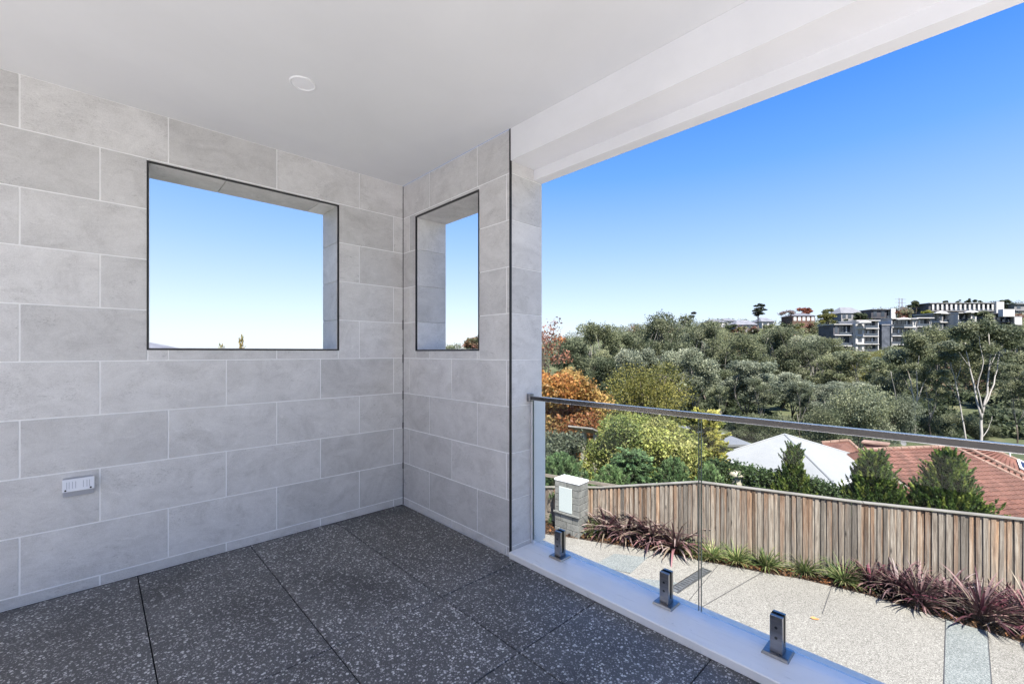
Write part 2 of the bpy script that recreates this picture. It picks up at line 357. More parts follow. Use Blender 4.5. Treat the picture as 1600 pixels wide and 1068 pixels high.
M['h_brown'] = m_noise('house_brown', [(0.3, (0.07, 0.038, 0.03)), (0.7, (0.12, 0.07, 0.055))], 0.5, 5, rough=0.85)
M['h_blue'] = m_noise('house_bluestone', [(0.3, (0.03, 0.038, 0.05)), (0.7, (0.09, 0.10, 0.125))], 0.7, 8, rough=0.7)
M['h_roof'] = m_noise('grey_roof', [(0.3, (0.09, 0.095, 0.11)), (0.7, (0.17, 0.175, 0.19))], 0.6, 5, rough=0.6, rand=0.15)
M['h_glass'] = mat('window_glass', (0.035, 0.045, 0.06), 0.08, 0, 0.8)
M['curtain'] = mat('pale_blind', (0.45, 0.46, 0.47), 0.7)
M['solar'] = mat('solar_cell', (0.015, 0.02, 0.05), 0.15)
M['leafbrown'] = mat('dry_leaf', (0.45, 0.20, 0.07), 0.7)
M['drain'] = m_noise('drain_steel', [(0.3, (0.12, 0.13, 0.14)), (0.7, (0.24, 0.25, 0.26))], 14, 5, rough=0.5, metal=0.6)
M['panel'] = mat('painted_panel', (0.40, 0.44, 0.44), 0.4)
M['stone'] = m_noise('pale_stone', [(0.3, (0.28, 0.25, 0.19)), (0.7, (0.44, 0.41, 0.33))], 7, 6, rough=0.9)

# ------------------------------------------------------------------ terrain
def sm(x, a, b):
    t = min(1, max(0, (x - a) / (b - a))); return t * t * (3 - 2 * t)
def interp(x, pts):
    if x <= pts[0][0]: return pts[0][1]
    for (a, p), (b, q) in zip(pts, pts[1:]):
        if x <= b: return p + (q - p) * (x - a) / (b - a)
    return pts[-1][1]
GZ = -3.28
FENCE_PX = [(800, 2.68), (845, 2.62), (918, 2.50), (1000, 2.34), (1092, 2.155), (1600, 1.68), (1700, 1.60)]   # depth / eye height over the drive
HE = EYE - GZ
def fence_depth(px): return interp(px, FENCE_PX) * HE
CREST = [(-95, -4), (-50, -2), (-20, 0), (0, 2), (6, 6), (16, 12), (24, 14.4), (30, 14.6), (36, 16.0), (40, 20), (44, 23), (50, 24), (60, 26), (90, 20)]
def terrain(x, y):
    Z = x * VX + y * VY; L = x * RX + y * RY; R = math.hypot(x, y)
    th = math.degrees(math.atan2(L, Z))
    if Z <= 0.5 * R * 0.7 and abs(th) > 70:
        back = sm(abs(th), 70, 110)
    else: back = 0
    c = max(0.25, math.cos(math.radians(th))); Zd = R * c
    px = CX + FPX * math.tan(math.radians(max(-60, min(56, th))))
    fd = fence_depth(px) + 0.35
    right = sm(th, -2, 6)
    base = interp(Zd, [(fd, GZ), (fd + 1.2, -3.6), (fd + 4, -6.0), (30, -7.0), (60, -9.6), (105, -9.6)])
    left = interp(Zd, [(12, GZ), (60, -5.5), (110, -7)])
    h = left + (base - left) * right
    crest = interp(th, CREST) + EYE
    hill = sm(Zd, 120, 240); h = h + (crest - h) * hill
    far = sm(Zd, 300, 1500); h = h * (1 - far) + (-30) * far
    h = h * (1 - back) + GZ * back
    if Zd > fd + 6: h += noise.noise(Vector((x / 17, y / 17, 0))) * min(1.2, (Zd - fd - 6) * 0.03)
    return h
def mk_terrain():
    radii = [0.0, 3] + [6 + i * 0.8 for i in range(18)] + [21 * 1.075 ** i for i in range(68)]
    nth = 240; vsx = []; fs = []
    for i, r_ in enumerate(radii):
        for j in range(nth):
            t = 2 * math.pi * j / nth; x, y = r_ * math.cos(t), r_ * math.sin(t)
            vsx.append((x, y, terrain(x, y) - 0.05))
    for i in range(len(radii) - 1):
        for j in range(nth):
            a = i*nth+j; b = i*nth+(j+1) % nth
            fs.append((a, (i+1)*nth+j, (i+1)*nth+(j+1) % nth, b))
    me = bpy.data.meshes.new('ground'); me.from_pydata(vsx, [], fs); me.shade_smooth(); me.materials.append(M['earth'])
    tag(link('ground', me), kind='structure')
mk_terrain()

# ------------------------------------------------------------------ house around the balcony
A, B, E, TH = -3.394, 1.935, -2.04, 0.30
CEIL = 2.762
ROWS = [0.0] + [0.061 + 0.3022 * k for k in range(9)] + [CEIL]
_cache = {}
def chunk(name, x0, x1, y0, y1, z0, z1, m, parent, bev=0.0012):
    """a box part whose mesh is shared between equal sizes"""
    d = (round(x1-x0, 4), round(y1-y0, 4), round(z1-z0, 4), m.name)
    if d not in _cache:
        a, b, c = d[0]/2, d[1]/2, d[2]/2
        _cache[d] = MB().box(-a, a, -b, b, -c, c).mesh(name, m, bevel=min(bev, a*0.8, b*0.8, c*0.8))
    w = Vector(((x0+x1)/2, (y0+y1)/2, (z0+z1)/2)) - Vector(parent.location)
    return link(name, _cache[d], None, parent, w)

def tiles_on(parent, lo, hi, even, odd, opening, put):
    g = 0.0038
    for k in range(len(ROWS) - 1):
        z0, z1 = ROWS[k], ROWS[k+1]
        jt = odd if k % 2 == 0 else even          # strip = odd, first full row = even ...
        xs = [lo] + [j for j in jt if lo + 0.02 < j < hi - 0.02] + [hi]
        for a, b in zip(xs, xs[1:]):
            rects = [(a, b, z0, z1)]
            if opening:
                o0, o1, p0, p1 = opening; nr = []
                for (a_, b_, c_, d_) in rects:
                    if b_ <= o0 or a_ >= o1 or d_ <= p0 or c_ >= p1: nr.append((a_, b_, c_, d_)); continue
                    cl, cr = max(a_, o0), min(b_, o1)
                    if a_ < o0: nr.append((a_, o0, c_, d_))
                    if b_ > o1: nr.append((o1, b_, c_, d_))
                    if c_ < p0: nr.append((cl, cr, c_, p0))
                    if d_ > p1: nr.append((cl, cr, p1, d_))
                rects = nr
            for (a_, b_, c_, d_) in rects:
                if b_ - a_ > 0.012 and d_ - c_ > 0.01:
                    put(a_ + (g if a_ != lo else 0), b_ - (g if b_ != hi else 0), c_ + g, d_ - g)

# left wall
WA = (0.226, 1.370, 1.338, 2.462)
wallA = empty('tiled_wall', (A - 0.15, 0, 0), 0, 'long grey tiled balcony wall with a wide square opening framed in black', 'wall')
mb = MB(); x0, x1 = A - TH, A - 0.003
mb.box(x0, x1, -2.6, WA[0], 0, CEIL).box(x0, x1, WA[1], B + TH, 0, CEIL).box(x0, x1, WA[0], WA[1], 0, WA[2]).box(x0, x1, WA[0], WA[1], WA[3], CEIL)
mb.build('backing', M['grout'], wallA)
evA = [0.3235 + 0.6085 * k for k in range(-5, 4)]; odA = [0.018 + 0.6085 * k for k in range(-5, 5)]
tiles_on(wallA, -2.6, B - 0.004, evA, odA, WA, lambda a, b, c, d: chunk('tile', A - 0.010, A, a, b, c, d, M['walltile'], wallA))
# reveal tiles of opening A (jamb, head, sill)
for k in range(len(ROWS)-1):
    z0, z1 = max(ROWS[k], WA[2]), min(ROWS[k+1], WA[3])
    if z1 - z0 > 0.02:
        for ya, yb in ((WA[0], WA[0] + 0.008), (WA[1] - 0.008, WA[1])):
            chunk('tile', A - TH + 0.004, A - 0.011, ya - 0.001, yb, z0 + 0.002, z1 - 0.002, M['walltile'], wallA)
for a, b in ((WA[0] + .010, 0.625), (0.629, 1.23), (1.234, WA[1] - .010)):
    chunk('tile', A - TH + 0.004, A - 0.011, a, b, WA[3] - 0.008, WA[3] + 0.001, M['walltile'], wallA)
    chunk('tile', A - TH + 0.004, A - 0.011, a, b, WA[2] - 0.001, WA[2] + 0.008, M['walltile'], wallA)
def frame_trim(parent, plane, lo, hi, z0, z1, axis):
    t = 0.010; mbt = MB()
    def bx(a, b, c, d):
        if axis == 'x': mbt.box(plane - 0.012, plane + 0.003, a, b, c, d)
        else: mbt.box(a, b, plane - 0.003, plane + 0.012, c, d)
    bx(lo - t/2, hi + t/2, z0 - t/2, z0 + t/2); bx(lo - t/2, hi + t/2, z1 - t/2, z1 + t/2)
    bx(lo - t/2, lo + t/2, z0 + t/2, z1 - t/2); bx(hi - t/2, hi + t/2, z0 + t/2, z1 - t/2)
    mbt.build('edge_trim', M['black'], parent)
frame_trim(wallA, A, WA[0], WA[1], WA[2], WA[3], 'x')

# end wall
WB = (-3.187, -2.360, 1.335, 2.450)
wallB = empty('tiled_wall', (-2.7, B + 0.15, 0), 0, 'short grey tiled end wall with a narrow tall opening and black corner edge', 'wall')
mb = MB(); y0, y1 = B + 0.003, B + TH
mb.box(A - 0.003, WB[0], y0, y1, 0, CEIL).box(WB[1], E - 0.003, y0, y1, 0, CEIL).box(WB[0], WB[1], y0, y1, 0, WB[2]).box(WB[0], WB[1], y0, y1, WB[3], CEIL)
mb.build('backing', M['grout'], wallB)
evB = [-2.983 - 0.6085, -2.983, -2.378]; odB = [-3.288, -2.681, -2.078]
tiles_on(wallB, A + 0.004, E - 0.002, evB, odB, WB, lambda a, b, c, d: chunk('tile', a, b, B, B + 0.010, c, d, M['walltile'], wallB))
for k in range(len(ROWS)-1):
    z0, z1 = max(ROWS[k], WB[2]), min(ROWS[k+1], WB[3])
    if z1 - z0 > 0.02:
        for xa, xb in ((WB[0] - .001, WB[0] + 0.008), (WB[1] - 0.008, WB[1] + .001)):
            chunk('tile', xa, xb, B + 0.011, B + TH - 0.004, z0 + 0.002, z1 - 0.002, M['walltile'], wallB)
    if ROWS[k+1] <= CEIL:      # end face
        chunk('tile', E - 0.010, E, B + 0.012, B + TH, ROWS[k] + 0.0022, min(ROWS[k+1], 2.75) - 0.0022, M['walltile'], wallB)
for a, b in ((WB[0] + .010, -2.681), (-2.677, WB[1] - .010)):
    chunk('tile', a, b, B + 0.011, B + TH - 0.004, WB[3] - 0.008, WB[3] + 0.001, M['walltile'], wallB)
    chunk('tile', a, b, B + 0.011, B + TH - 0.004, WB[2] - 0.001, WB[2] + 0.008, M['walltile'], wallB)
frame_trim(wallB, B, WB[0], WB[1], WB[2], WB[3], 'y')
MB().box(E - 0.009, E + 0.002, B - 0.002, B + 0.011, 0.0, CEIL - 0.001).build('corner_trim', M['black'], wallB)
cj = MB(); zz = 0.0
while zz < CEIL - 0.01:
    w_ = 0.0045 + random.random() * 0.0015; dz = 0.05 + random.random() * 0.04
    if any(abs(zz + dz/2 - r_) < 0.03 for r_ in ROWS[2:-1]) and zz < 1.6: w_ += 0.004
    cj.add([(A, B - w_, zz), (A + w_, B, zz), (A, B, zz), (A, B - w_, min(CEIL, zz + dz)), (A + w_, B, min(CEIL, zz + dz)), (A, B, min(CEIL, zz + dz))],
           [(0, 1, 4, 3), (0, 2, 1), (3, 4, 5)])
    zz += dz
cj.build('corner_joint', M['silicone'], wallB)

# floor
CXM, CYM = 1.25, -1.75        # unseen roof edges, placed to let sky light in and keep sun off
fl = MB().box(A - 0.1, 0.44, CYM, B - 0.002, -0.30, -0.006).build('floor', M['floor_joint'], org=(0, 0, 0)); tag(fl, kind='structure')
ys = [CYM, -1.575, -0.99, -0.405, 0.180, 0.765, 1.350, B - 0.001]; g = 0.0022
for j in range(len(ys)-1):
    xs = [A, -1.965, -1.365, -0.765, -0.165, 0.435]
    for a, b in zip(xs, xs[1:]):
        g = 0.003
        o = chunk('floor_tile', a + g, b - g, ys[j] + g, ys[j+1] - g, -0.010, 0.0, M['terrazzo'], fl, 0.0015)
        o.rotation_euler = (random.uniform(-1, 1) * 0.0006, random.uniform(-1, 1) * 0.0006, 0)
# ceiling + beam
ce = MB().box(A - TH, CXM, CYM, B, CEIL, CEIL + 0.25).build('ceiling', M['ceiling']); tag(ce, kind='structure')
bmn = MB()
bmn.box(E + 0.001, 3.2, B + 0.001, 2.153, 2.555, 3.0)
bmn.box(E + 0.001, 3.2, 2.1535, 2.237, 2.485, 3.0)
bm_o = bmn.build('beam', M['white'], org=(0, 2.1, 2.5)); tag(bm_o, 'white painted beam with stepped underside over the glass balustrade', 'beam')
h_ = empty('house', (0, -3, GZ), 0, 'white rendered house body and flat roof enclosing the balcony', 'house')
MB().box(A - TH, 9, -9, 1.90, GZ, -0.31).build('lower_storey', M['white'], h_)
MB().box(A - TH, CXM + .1, CYM - .1, 2.20, CEIL + 0.26, CEIL + 0.40).build('roof', M['white'], h_)
MB().box(A - TH, 9, -9, -5.0, -0.305, 3.2).build('upper_storey', M['cream_wall'], h_)
MB().box(A - 0.1, 4.19, -4.99, CYM - .001, -0.30, -0.001).box(0.441, 4.19, CYM, B - .02, -0.30, -0.001).build('terrace', M['bounce_paving'], h_)  # invented terrace, unseen, added to bounce sunlight into the balcony
# ledge
lg = MB()
nL = 40; xs = [E + 0.004 + (3.2 - E) * i / nL for i in range(nL+1)]
lg.box(E + 0.004, 3.2, 1.915, 2.212, -0.001, 0.040)
lo_ = lg.build('ledge', M['ledge'], bevel=0.004, org=(0, 2.07, 0)); tag(lo_, 'white painted ledge under the glass balustrade along the floor edge', 'ledge')
fa = MB().box(A - TH, 9, 1.938 , 2.18, -0.31, -0.003).build('slab_edge', M['white'], h_)

# glass balustrade
GY = 2.103
bal = empty('glass_balustrade', (-0.9, GY, 0.04), 0, 'frameless glass balustrade with flat steel handrail standing on the white ledge', 'balustrade')
for a, b in ((E + 0.045, -0.897), (-0.885, 1.3), (1.312, 3.1)):
    g_ = MB().box(a, b, GY - 0.006, GY + 0.006, 0.075, 1.006).build('glass_pane', M['glass'], bal)
    for x_ in (a, b): MB().box(x_ - 0.0008, x_ + 0.0008, GY - 0.0055, GY + 0.0055, 0.076, 1.005).build('pane_edge', M['glass_edge'], g_)
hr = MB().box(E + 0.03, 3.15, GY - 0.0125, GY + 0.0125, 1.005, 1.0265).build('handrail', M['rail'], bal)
MB().box(E + 0.03, 3.15, GY - 0.0135, GY + 0.0135, 1.0268, 1.0288).build('top_highlight', M['highlight_steel'], hr, bevel=0.001)  # bright strips, above and below, painting the highlights on the rail's edges
MB().box(E + 0.03, 3.15, GY - 0.0135, GY + 0.0135, 1.0018, 1.0047).build('lower_highlight', M['highlight_steel'], hr, bevel=0.001)
MB().box(E + 0.001, E + 0.030, GY - 0.02, GY + 0.02, 0.992, 1.042).build('wall_bracket', M['steel'], bal, bevel=0.002)
MB().box(E + 0.001, E + 0.034, GY + 0.018, 2.234, 0.042, 0.998).build('end_channel', M['white'], bal, bevel=0.002)
def spigot_meshes():
    post = MB()
    post.box(-0.024, 0.024, -0.027, -0.0075, 0.012, 0.165).box(-0.024, 0.024, 0.0075, 0.027, 0.012, 0.165).box(-0.024, 0.024, -0.0073, 0.0073, 0.012, 0.034)
    pm = post.mesh('clamp_post', M['steel'], bevel=0.0015)
    bmh = MB().hexa([(-.052,-.052,0),(.052,-.052,0),(.052,.052,0),(-.052,.052,0),(-.047,-.047,.012),(.047,-.047,.012),(.047,.047,.012),(-.047,.047,.012)]).mesh('base_plate', M['steel'], bevel=0.0015)
    sc_ = MB().tube([(0, -0.0272, 0), (0, -0.0285, 0)], 0.006, 10).mesh('screw', M['black'])
    gk = MB().box(-0.0245, 0.0245, -0.0073, -0.0061, 0.05, 0.167).box(-0.0245, 0.0245, 0.0061, 0.0073, 0.05, 0.167).mesh('gasket', M['black'])
    return pm, bmh, sc_, gk
pm, bmh, scm, gkm = spigot_meshes()
for x_ in (-1.765, -1.062, -0.560, 0.55, 1.6):
    bp = link('base_plate', bmh, None, bal, (x_ + 0.9, 0, 0.0005))
    po = link('spigot', pm, None, bal, (x_ + 0.9, 0, 0.0005))
    link('screw', scm, None, po, (0, 0, .075)); link('screw', scm, None, po, (0, 0, .118)); link('gasket', gkm, None, po)

# ceiling disc and power outlet
cl = empty('ceiling_light', (-2.468, 0.804, CEIL), 0, 'small round white recessed fitting on the white ceiling', 'ceiling light')
def lathe(prof, n=40):
    mb_ = MB(); k = len(prof)
    for i in range(n):
        t = 2*math.pi*i/n
        for r_, z_ in prof: mb_.v.append((r_*math.cos(t), r_*math.sin(t), z_))
    for i in range(n):
        for j in range(k-1):
            a = i*k+j; b = ((i+1) % n)*k+j
            mb_.f.append((a, b, b+1, a+1))
    return mb_
def ring_build(name, prof, m, parent, smooth=True, n=40):
    o = link(name, lathe(prof, n).mesh(name, m, smooth=smooth), None, parent); return o
ring_build('rim', [(0.066, 0.0), (0.066, -0.006), (0.060, -0.008), (0.055, -0.0055), (0.055, -0.002)], M['white'], cl)
ring_build('cover_disc', [(0.055, -0.003), (0.03, -0.0045), (0.0001, -0.005)], M['plastic'], cl)
po = empty('power_outlet', (A, -0.067, 0.585), 0, 'white double weatherproof power point low on the grey tiled wall', 'power outlet')
def ybox(name, y0, y1, z0, z1, d0, d1, m, par, bev=0.002):
    return MB().box(A + d0, A + d1, y0, y1, z0, z1).build(name, m, par, bevel=bev)
ybox('mounting_box', -0.128, -0.006, 0.536, 0.634, 0.0005, 0.022, M['plastic_grey'], po)
MB().hexa([(A+.0225, -0.130, .568), (A+.050, -0.130, .568), (A+.050, -0.004, .568), (A+.0225, -0.004, .568),
           (A+.0225, -0.130, .631), (A+.030, -0.130, .631), (A+.030, -0.004, .631), (A+.0225, -0.004, .631)]).build('flap_cover', M['plastic'], po, bevel=0.002)
for yy in (-0.117, -0.019):
    MB().tube([(A + 0.046, yy, 0.577), (A + 0.0525, yy, 0.577)], 0.0042, 12).build('screw', M['black'], po)
for yy in (-0.112, -0.103, -0.090, -0.078, -0.048, -0.034, -0.024):
    MB().hexa([(A+.043, yy-.0012, .582), (A+.0455, yy-.0012, .582), (A+.0455, yy+.0012, .582), (A+.043, yy+.0012, .582),
           (A+.034, yy-.0012, .618), (A+.0360, yy-.0012, .618), (A+.0360, yy+.0012, .618), (A+.034, yy+.0012, .618)]).build('rib', M['plastic_grey'], po)

# ------------------------------------------------------------------ driveway, bed, fence
EDGE = [(800, 827), (845, 834), (900, 842), (935, 848), (1000, 858), (1050, 866), (1095, 877), (1150, 887), (1200, 897), (1250, 905), (1300, 917), (1350, 929), (1400, 944), (1450, 960), (1500, 976), (1550, 990), (1600, 1006), (1680, 1030)]
edge = [G(u, y, GZ) for u, y in EDGE]
def sheet(name, pts, z, m, t=0.05):
    o = MB().poly([(p[0], p[1], z) for p in pts], t).build(name, m); return tag(o, kind='structure')
drive = sheet('driveway', [(-30, 1.0), (14, 1.0), (14, 4.2)] + [tuple(p[:2]) for p in edge[::-1]] + [(-16, 10.5), (-30, 12)], GZ + 0.02, M['drive'], 0.1)
sheet('paving_band', [G(*p, GZ) for p in ((1478, 968), (1543, 988), (1552, 1100), (1474, 1100))], GZ + 0.026, M['band'], 0.01)
sheet('paving_band', [G(*p, GZ) for p in ((960, 866), (1012, 872), (985, 897), (925, 885))], GZ + 0.026, M['band'], 0.01)
sheet('paving_band', [G(*p, GZ) for p in ((1003, 905), (1065, 912), (1010, 950), (950, 930))], GZ + 0.026, M['band'], 0.01)
# dark saw-cut joints
jn = MB()
for a, b in (((1478, 967), (1474, 1100)), ((1543, 988), (1552, 1100)), ((1300, 917), (1285, 960)), ((1190, 896), (1010, 1000)), ((1122, 884), (1060, 960)), ((925, 884), (985, 897))):
    p, q = G(*a, GZ), G(*b, GZ); p.z = q.z = GZ + 0.0285; jn.bar(p, q, 0.010, 0.003)
tag(jn.build('paving_joint', M['silicone']), kind='structure')
dr = empty('drain_grate', G(1080, 907, GZ) + Vector((0, 0, 0.02)), 0, 'long narrow steel drain grate set in the driveway behind the middle glass joint', 'drain')
p, q = G(1105, 891, GZ), G(1052, 925, GZ)
d_ = (q - p).normalized(); s_ = Vector((-d_.y, d_.x, 0)); p.z = q.z = GZ + 0.030
MB().bar(p, q, 0.20, 0.012).build('channel', M['drain'], dr)
for o_ in (-0.085, 0.085): MB().bar(p + s_*o_ + Vector((0,0,.008)), q + s_*o_ + Vector((0,0,.008)), 0.014, 0.008).build('edge_bar', M['steel'], dr)
L_ = (q - p).length; nS = int(L_ / 0.09)
sl = MB().bar((-.06, 0, 0), (.06, 0, 0), 0.018, 0.008).mesh('slat', M['steel'])
for i in range(nS):
    c_ = p + d_ * (0.05 + i * 0.09) + Vector((0, 0, 0.008)) - Vector(dr.location)
    link('slat', sl, None, dr, c_, (0, 0, math.atan2(s_.y, s_.x)))
# garden bed
FP = [(790, 0), (845, 0), (918, 0), (1000, 0), (1092, 0), (1200, 0), (1300, 0), (1400, 0), (1500, 0), (1600, 0), (1700, 0)]
fence_ground = []
for u, _ in FP:
    Zf = fence_depth(u); w = W(u, HY, Zf); fence_ground.append(Vector((w.x, w.y, GZ)))
bedpts = [tuple(p[:2]) for p in edge] + [tuple((p + Vector((-.05, .25, 0)))[:2]) for p in fence_ground[::-1]]
bed = sheet('garden_bed', bedpts, GZ + 0.035, M['mulch'], 0.1)

def leafmesh(name, cen, size, cols, mat_, up=None, elong=1.6, upb=0.0):
    """many separate diamond leaves -> one mesh; cen (n,3), size (n,), cols (n,3)"""
    n = len(cen); nrm = rng.normal(size=(n, 3)); nrm[:, 2] += upb; nrm /= np.linalg.norm(nrm, axis=1)[:, None]
    a = rng.normal(size=(n, 3)) if up is None else up + rng.normal(size=(n, 3)) * 0.35
    a -= nrm * np.sum(a * nrm, axis=1)[:, None] * (1 if up is None else 0); a /= np.linalg.norm(a, axis=1)[:, None]
    b = np.cross(nrm, a); b /= (np.linalg.norm(b, axis=1)[:, None] + 1e-9)
    a *= (size * elong / 2)[:, None]; b *= (size / 2)[:, None]
    v = np.stack([cen - a, cen + b - a*0.15, cen + a, cen - b - a*0.15], axis=1).reshape(-1, 3)
    me = bpy.data.meshes.new(name); me.vertices.add(4*n); me.loops.add(4*n); me.polygons.add(n)
    me.vertices.foreach_set('co', v.astype(np.float32).ravel())
    me.loops.foreach_set('vertex_index', np.arange(4*n, dtype=np.int32))
    me.polygons.foreach_set('loop_start', np.arange(0, 4*n, 4, dtype=np.int32))
    me.polygons.foreach_set('loop_total', np.full(n, 4, dtype=np.int32))
    ca = me.color_attributes.new('col', 'FLOAT_COLOR', 'POINT')
    cc = np.ones((4*n, 4), dtype=np.float32); cc[:, :3] = np.repeat(cols, 4, axis=0); ca.data.foreach_set('color', cc.ravel())
    me.materials.append(mat_); me.update(); me.validate(); return me
def palette(n, cols, jit=0.18):
    c = np.array(cols); i = rng.integers(0, len(c), n); out_ = c[i] * (1 + rng.normal(size=(n, 1)) * jit); return np.clip(out_, 0.005, 0.9)

# mulch litter: bark and fallen leaves
ez = np.array([(p.x, p.y) for p in edge]); cen = []
for _ in range(9000):
    i = random.randrange(1, len(EDGE)-1); t = random.random(); e_ = edge[i].lerp(edge[i+1], t) if i+1 < len(edge) else edge[i]
    u = EDGE[i][0] + (EDGE[i+1][0] - EDGE[i][0]) * t; f_ = W(u, HY, fence_depth(u)); s = random.random() ** 0.8
    cen.append((e_.x + (f_.x - e_.x) * s, e_.y + (f_.y - e_.y) * s, GZ + 0.04 + random.random() * 0.04))
cen = np.array(cen); n_ = len(cen)
me = leafmesh('mulch_litter', cen, rng.uniform(0.02, 0.07, n_), palette(n_, [(.05, .03, .02), (.09, .055, .035), (.03, .02, .015), (.16, .09, .05), (.28, .12, .05)]), M['leaf'], upb=2.0)
tag(link('mulch_litter', me), 'dark bark mulch and dry leaves along the foot of the paling fence', 'mulch', kind='stuff')

# fence
fence = empty('paling_fence', fence_ground[4], 0, 'weathered timber paling fence with flat capping along the far side of the driveway', 'fence')
def fence_top(u):
    y = interp(u, [(790, 760), (845, 758.5), (918, 756), (1000, 753), (1092, 751), (1200, 762), (1330, 777), (1465, 792), (1600, 808), (1700, 820)])
    return EYE - (y - HY) / FPX * fence_depth(u)
PALS = []
for w_ in (0.066, 0.060, 0.072):
    PALS.append(MB().box(-w_/2, w_/2, -0.009, 0.009, 0, 1.0).mesh('paling', M['paling'], bevel=0.003))
corners = [W(u, HY, fence_depth(u)) for u in (845, 1092, 1690)]
start = W(812, HY, fence_depth(812))
def px_of(p):
    Z = p.x * VX + p.y * VY; return CX + FPX * (p.x * RX + p.y * RY) / Z
segs = [(start, corners[1]), (corners[1], corners[2])]
fz = Vector(fence.location)
for a, b in segs:
    a = Vector((a.x, a.y, 0)); b = Vector((b.x, b.y, 0)); L_ = (b - a).length; d_ = (b - a) / L_; nrm = Vector((d_.y, -d_.x, 0))
    pit = 0.051; n_ = int(L_ / pit)
    for i in range(n_ + 1):
        p = a + d_ * (i * pit + 0.03) + nrm * ((0.020 if i % 2 else 0.0) + random.uniform(-.002, .002))
        u = px_of(p); top = fence_top(u) - 0.035 - random.random() * 0.004; base = GZ + (0.30 if u < 862 else 0.12) + random.random() * 0.02
        o = link('paling', PALS[random.randrange(3)], None, fence, Vector((p.x, p.y, base)) - fz, (random.uniform(-.006, .006), random.uniform(-.006, .006), math.atan2(d_.y, d_.x) + random.uniform(-.02, .02)))
        o.scale = (random.uniform(.92, 1.06), 1, (top - base))
    # plinth board, rails, capping in lengths
    nc = max(2, int(L_ / 2.7))
    for i in range(nc):
        p, q = a + d_ * (L_ * i / nc + 0.004), a + d_ * (L_ * (i+1) / nc - 0.004)
        tp, tq = fence_top(px_of(p)), fence_top(px_of(q)); off = nrm * 0.004
        MB().bar((p + off) + Vector((0, 0, tp - 0.012)), (q + off) + Vector((0, 0, tq - 0.012)), 0.105, 0.026).build('capping', M['cap_wood'], fence, bevel=0.003)
        MB().bar(p + nrm*0.012 + Vector((0, 0, GZ + 0.06)), q + nrm*0.012 + Vector((0, 0, GZ + 0.06)), 0.022, 0.17).build('plinth_board', M['sleeper'], fence, bevel=0.003)
        for hz in (0.35, 1.25):
            MB().bar(p - nrm*0.035 + Vector((0, 0, GZ + hz)), q - nrm*0.035 + Vector((0, 0, GZ + hz)), 0.04, 0.075).build('rail', M['sleeper'], fence)
        MB().box(p.x-.05, p.x+.05, p.y+.06, p.y+.16, GZ-.3, tp-.06).build('post', M['sleeper'], fence)
# sleepers beneath the fence left of the pillar
sw = empty('sleeper_wall', G(850, 832, GZ), 0, 'low dark timber sleeper retaining wall at the foot of the fence beside the pillar', 'retaining wall')
pA, pB = W(790, HY, fence_depth(800) - 0.12), W(872, HY, fence_depth(868) - 0.12)
for k in range(2):
    MB().bar(Vector((pA.x, pA.y, GZ + 0.10 + k*0.155)), Vector((pB.x, pB.y, GZ + 0.10 + k*0.155)), 0.06, 0.148).build('sleeper', M['sleeper'], sw, bevel=0.005)

# pillar with meter box: front-left edge, front-right edge, side edge from the photo
Zr = HE * FPX / (843 - HY); R1 = W(904.5, HY, Zr)
Zl = Zr * 1.045; L1 = W(867, HY, Zl); Zs = Zr * 1.03; S1 = W(918.5, HY, Zs)
for p_ in (R1, L1, S1): p_.z = GZ
ptop = EYE - (755.8 - HY) / FPX * Zr
pil = empty('block_pillar', R1, 0, 'grey blockwork pillar with white top and white meter panel in front of the fence', 'pillar')
ux = (L1 - R1); wf = ux.length; ux.normalize(); uy = Vector((-ux.y, ux.x, 0))
if uy.dot(S1 - R1) < 0: uy = -uy
wd = 0.42
# local frame: origin R1, x along front, y into depth
rot = Matrix(((ux.x, uy.x, 0), (ux.y, uy.y, 0), (0, 0, 1)))
def pbox(name, x0, x1, y0, y1, z0, z1, m, bev=0.004, par=pil):
    b = MB().box(x0, x1, y0, y1, z0, z1); b.v = [tuple(rot @ Vector(v_)) for v_ in b.v]
    me = b.mesh(name, m, bevel=bev)
    if rot.determinant() < 0: me.flip_normals()
    return link(name, me, None, par)
Hh = ptop - GZ - 0.03
pbox('core', 0.006, wf - 0.006, 0.006, wd - 0.006, 0, Hh, M['mortar'])
nrow = 8; rh = Hh / nrow
for k in range(nrow):
    z0, z1 = k * rh + 0.007, (k + 1) * rh - 0.007
    cut = [0, wf * 0.5, wf] if k % 2 else [0, wf * 0.26, wf * 0.76, wf]
    for a_, b_ in zip(cut, cut[1:]): pbox('block', a_ + 0.007 * (a_ > 0), b_ - 0.007 * (b_ < wf), 0.0, 0.10, z0, z1, M['block'])
    cut = [0.104, wd] if k % 2 else [0.104, wd * 0.62, wd]
    for a_, b_ in zip(cut, cut[1:]):
        pbox('block', 0.0, 0.09, a_ + 0.002, b_ - 0.002, z0, z1, M['block']); pbox('block', wf - 0.09, wf, a_ + 0.002, b_ - 0.002, z0, z1, M['block'])
pbox('cap', -0.012, wf + 0.012, -0.012, wd + 0.012, Hh, Hh + 0.045, M['white'])
pp = pbox('meter_panel', wf * 0.27, wf * 0.80, -0.030, -0.001, Hh * 0.44, Hh * 0.90, M['panel'])
pbox('course_ledge', -0.02, wf + 0.02, -0.05, -0.001, Hh * 0.395, Hh * 0.425, M['block'])

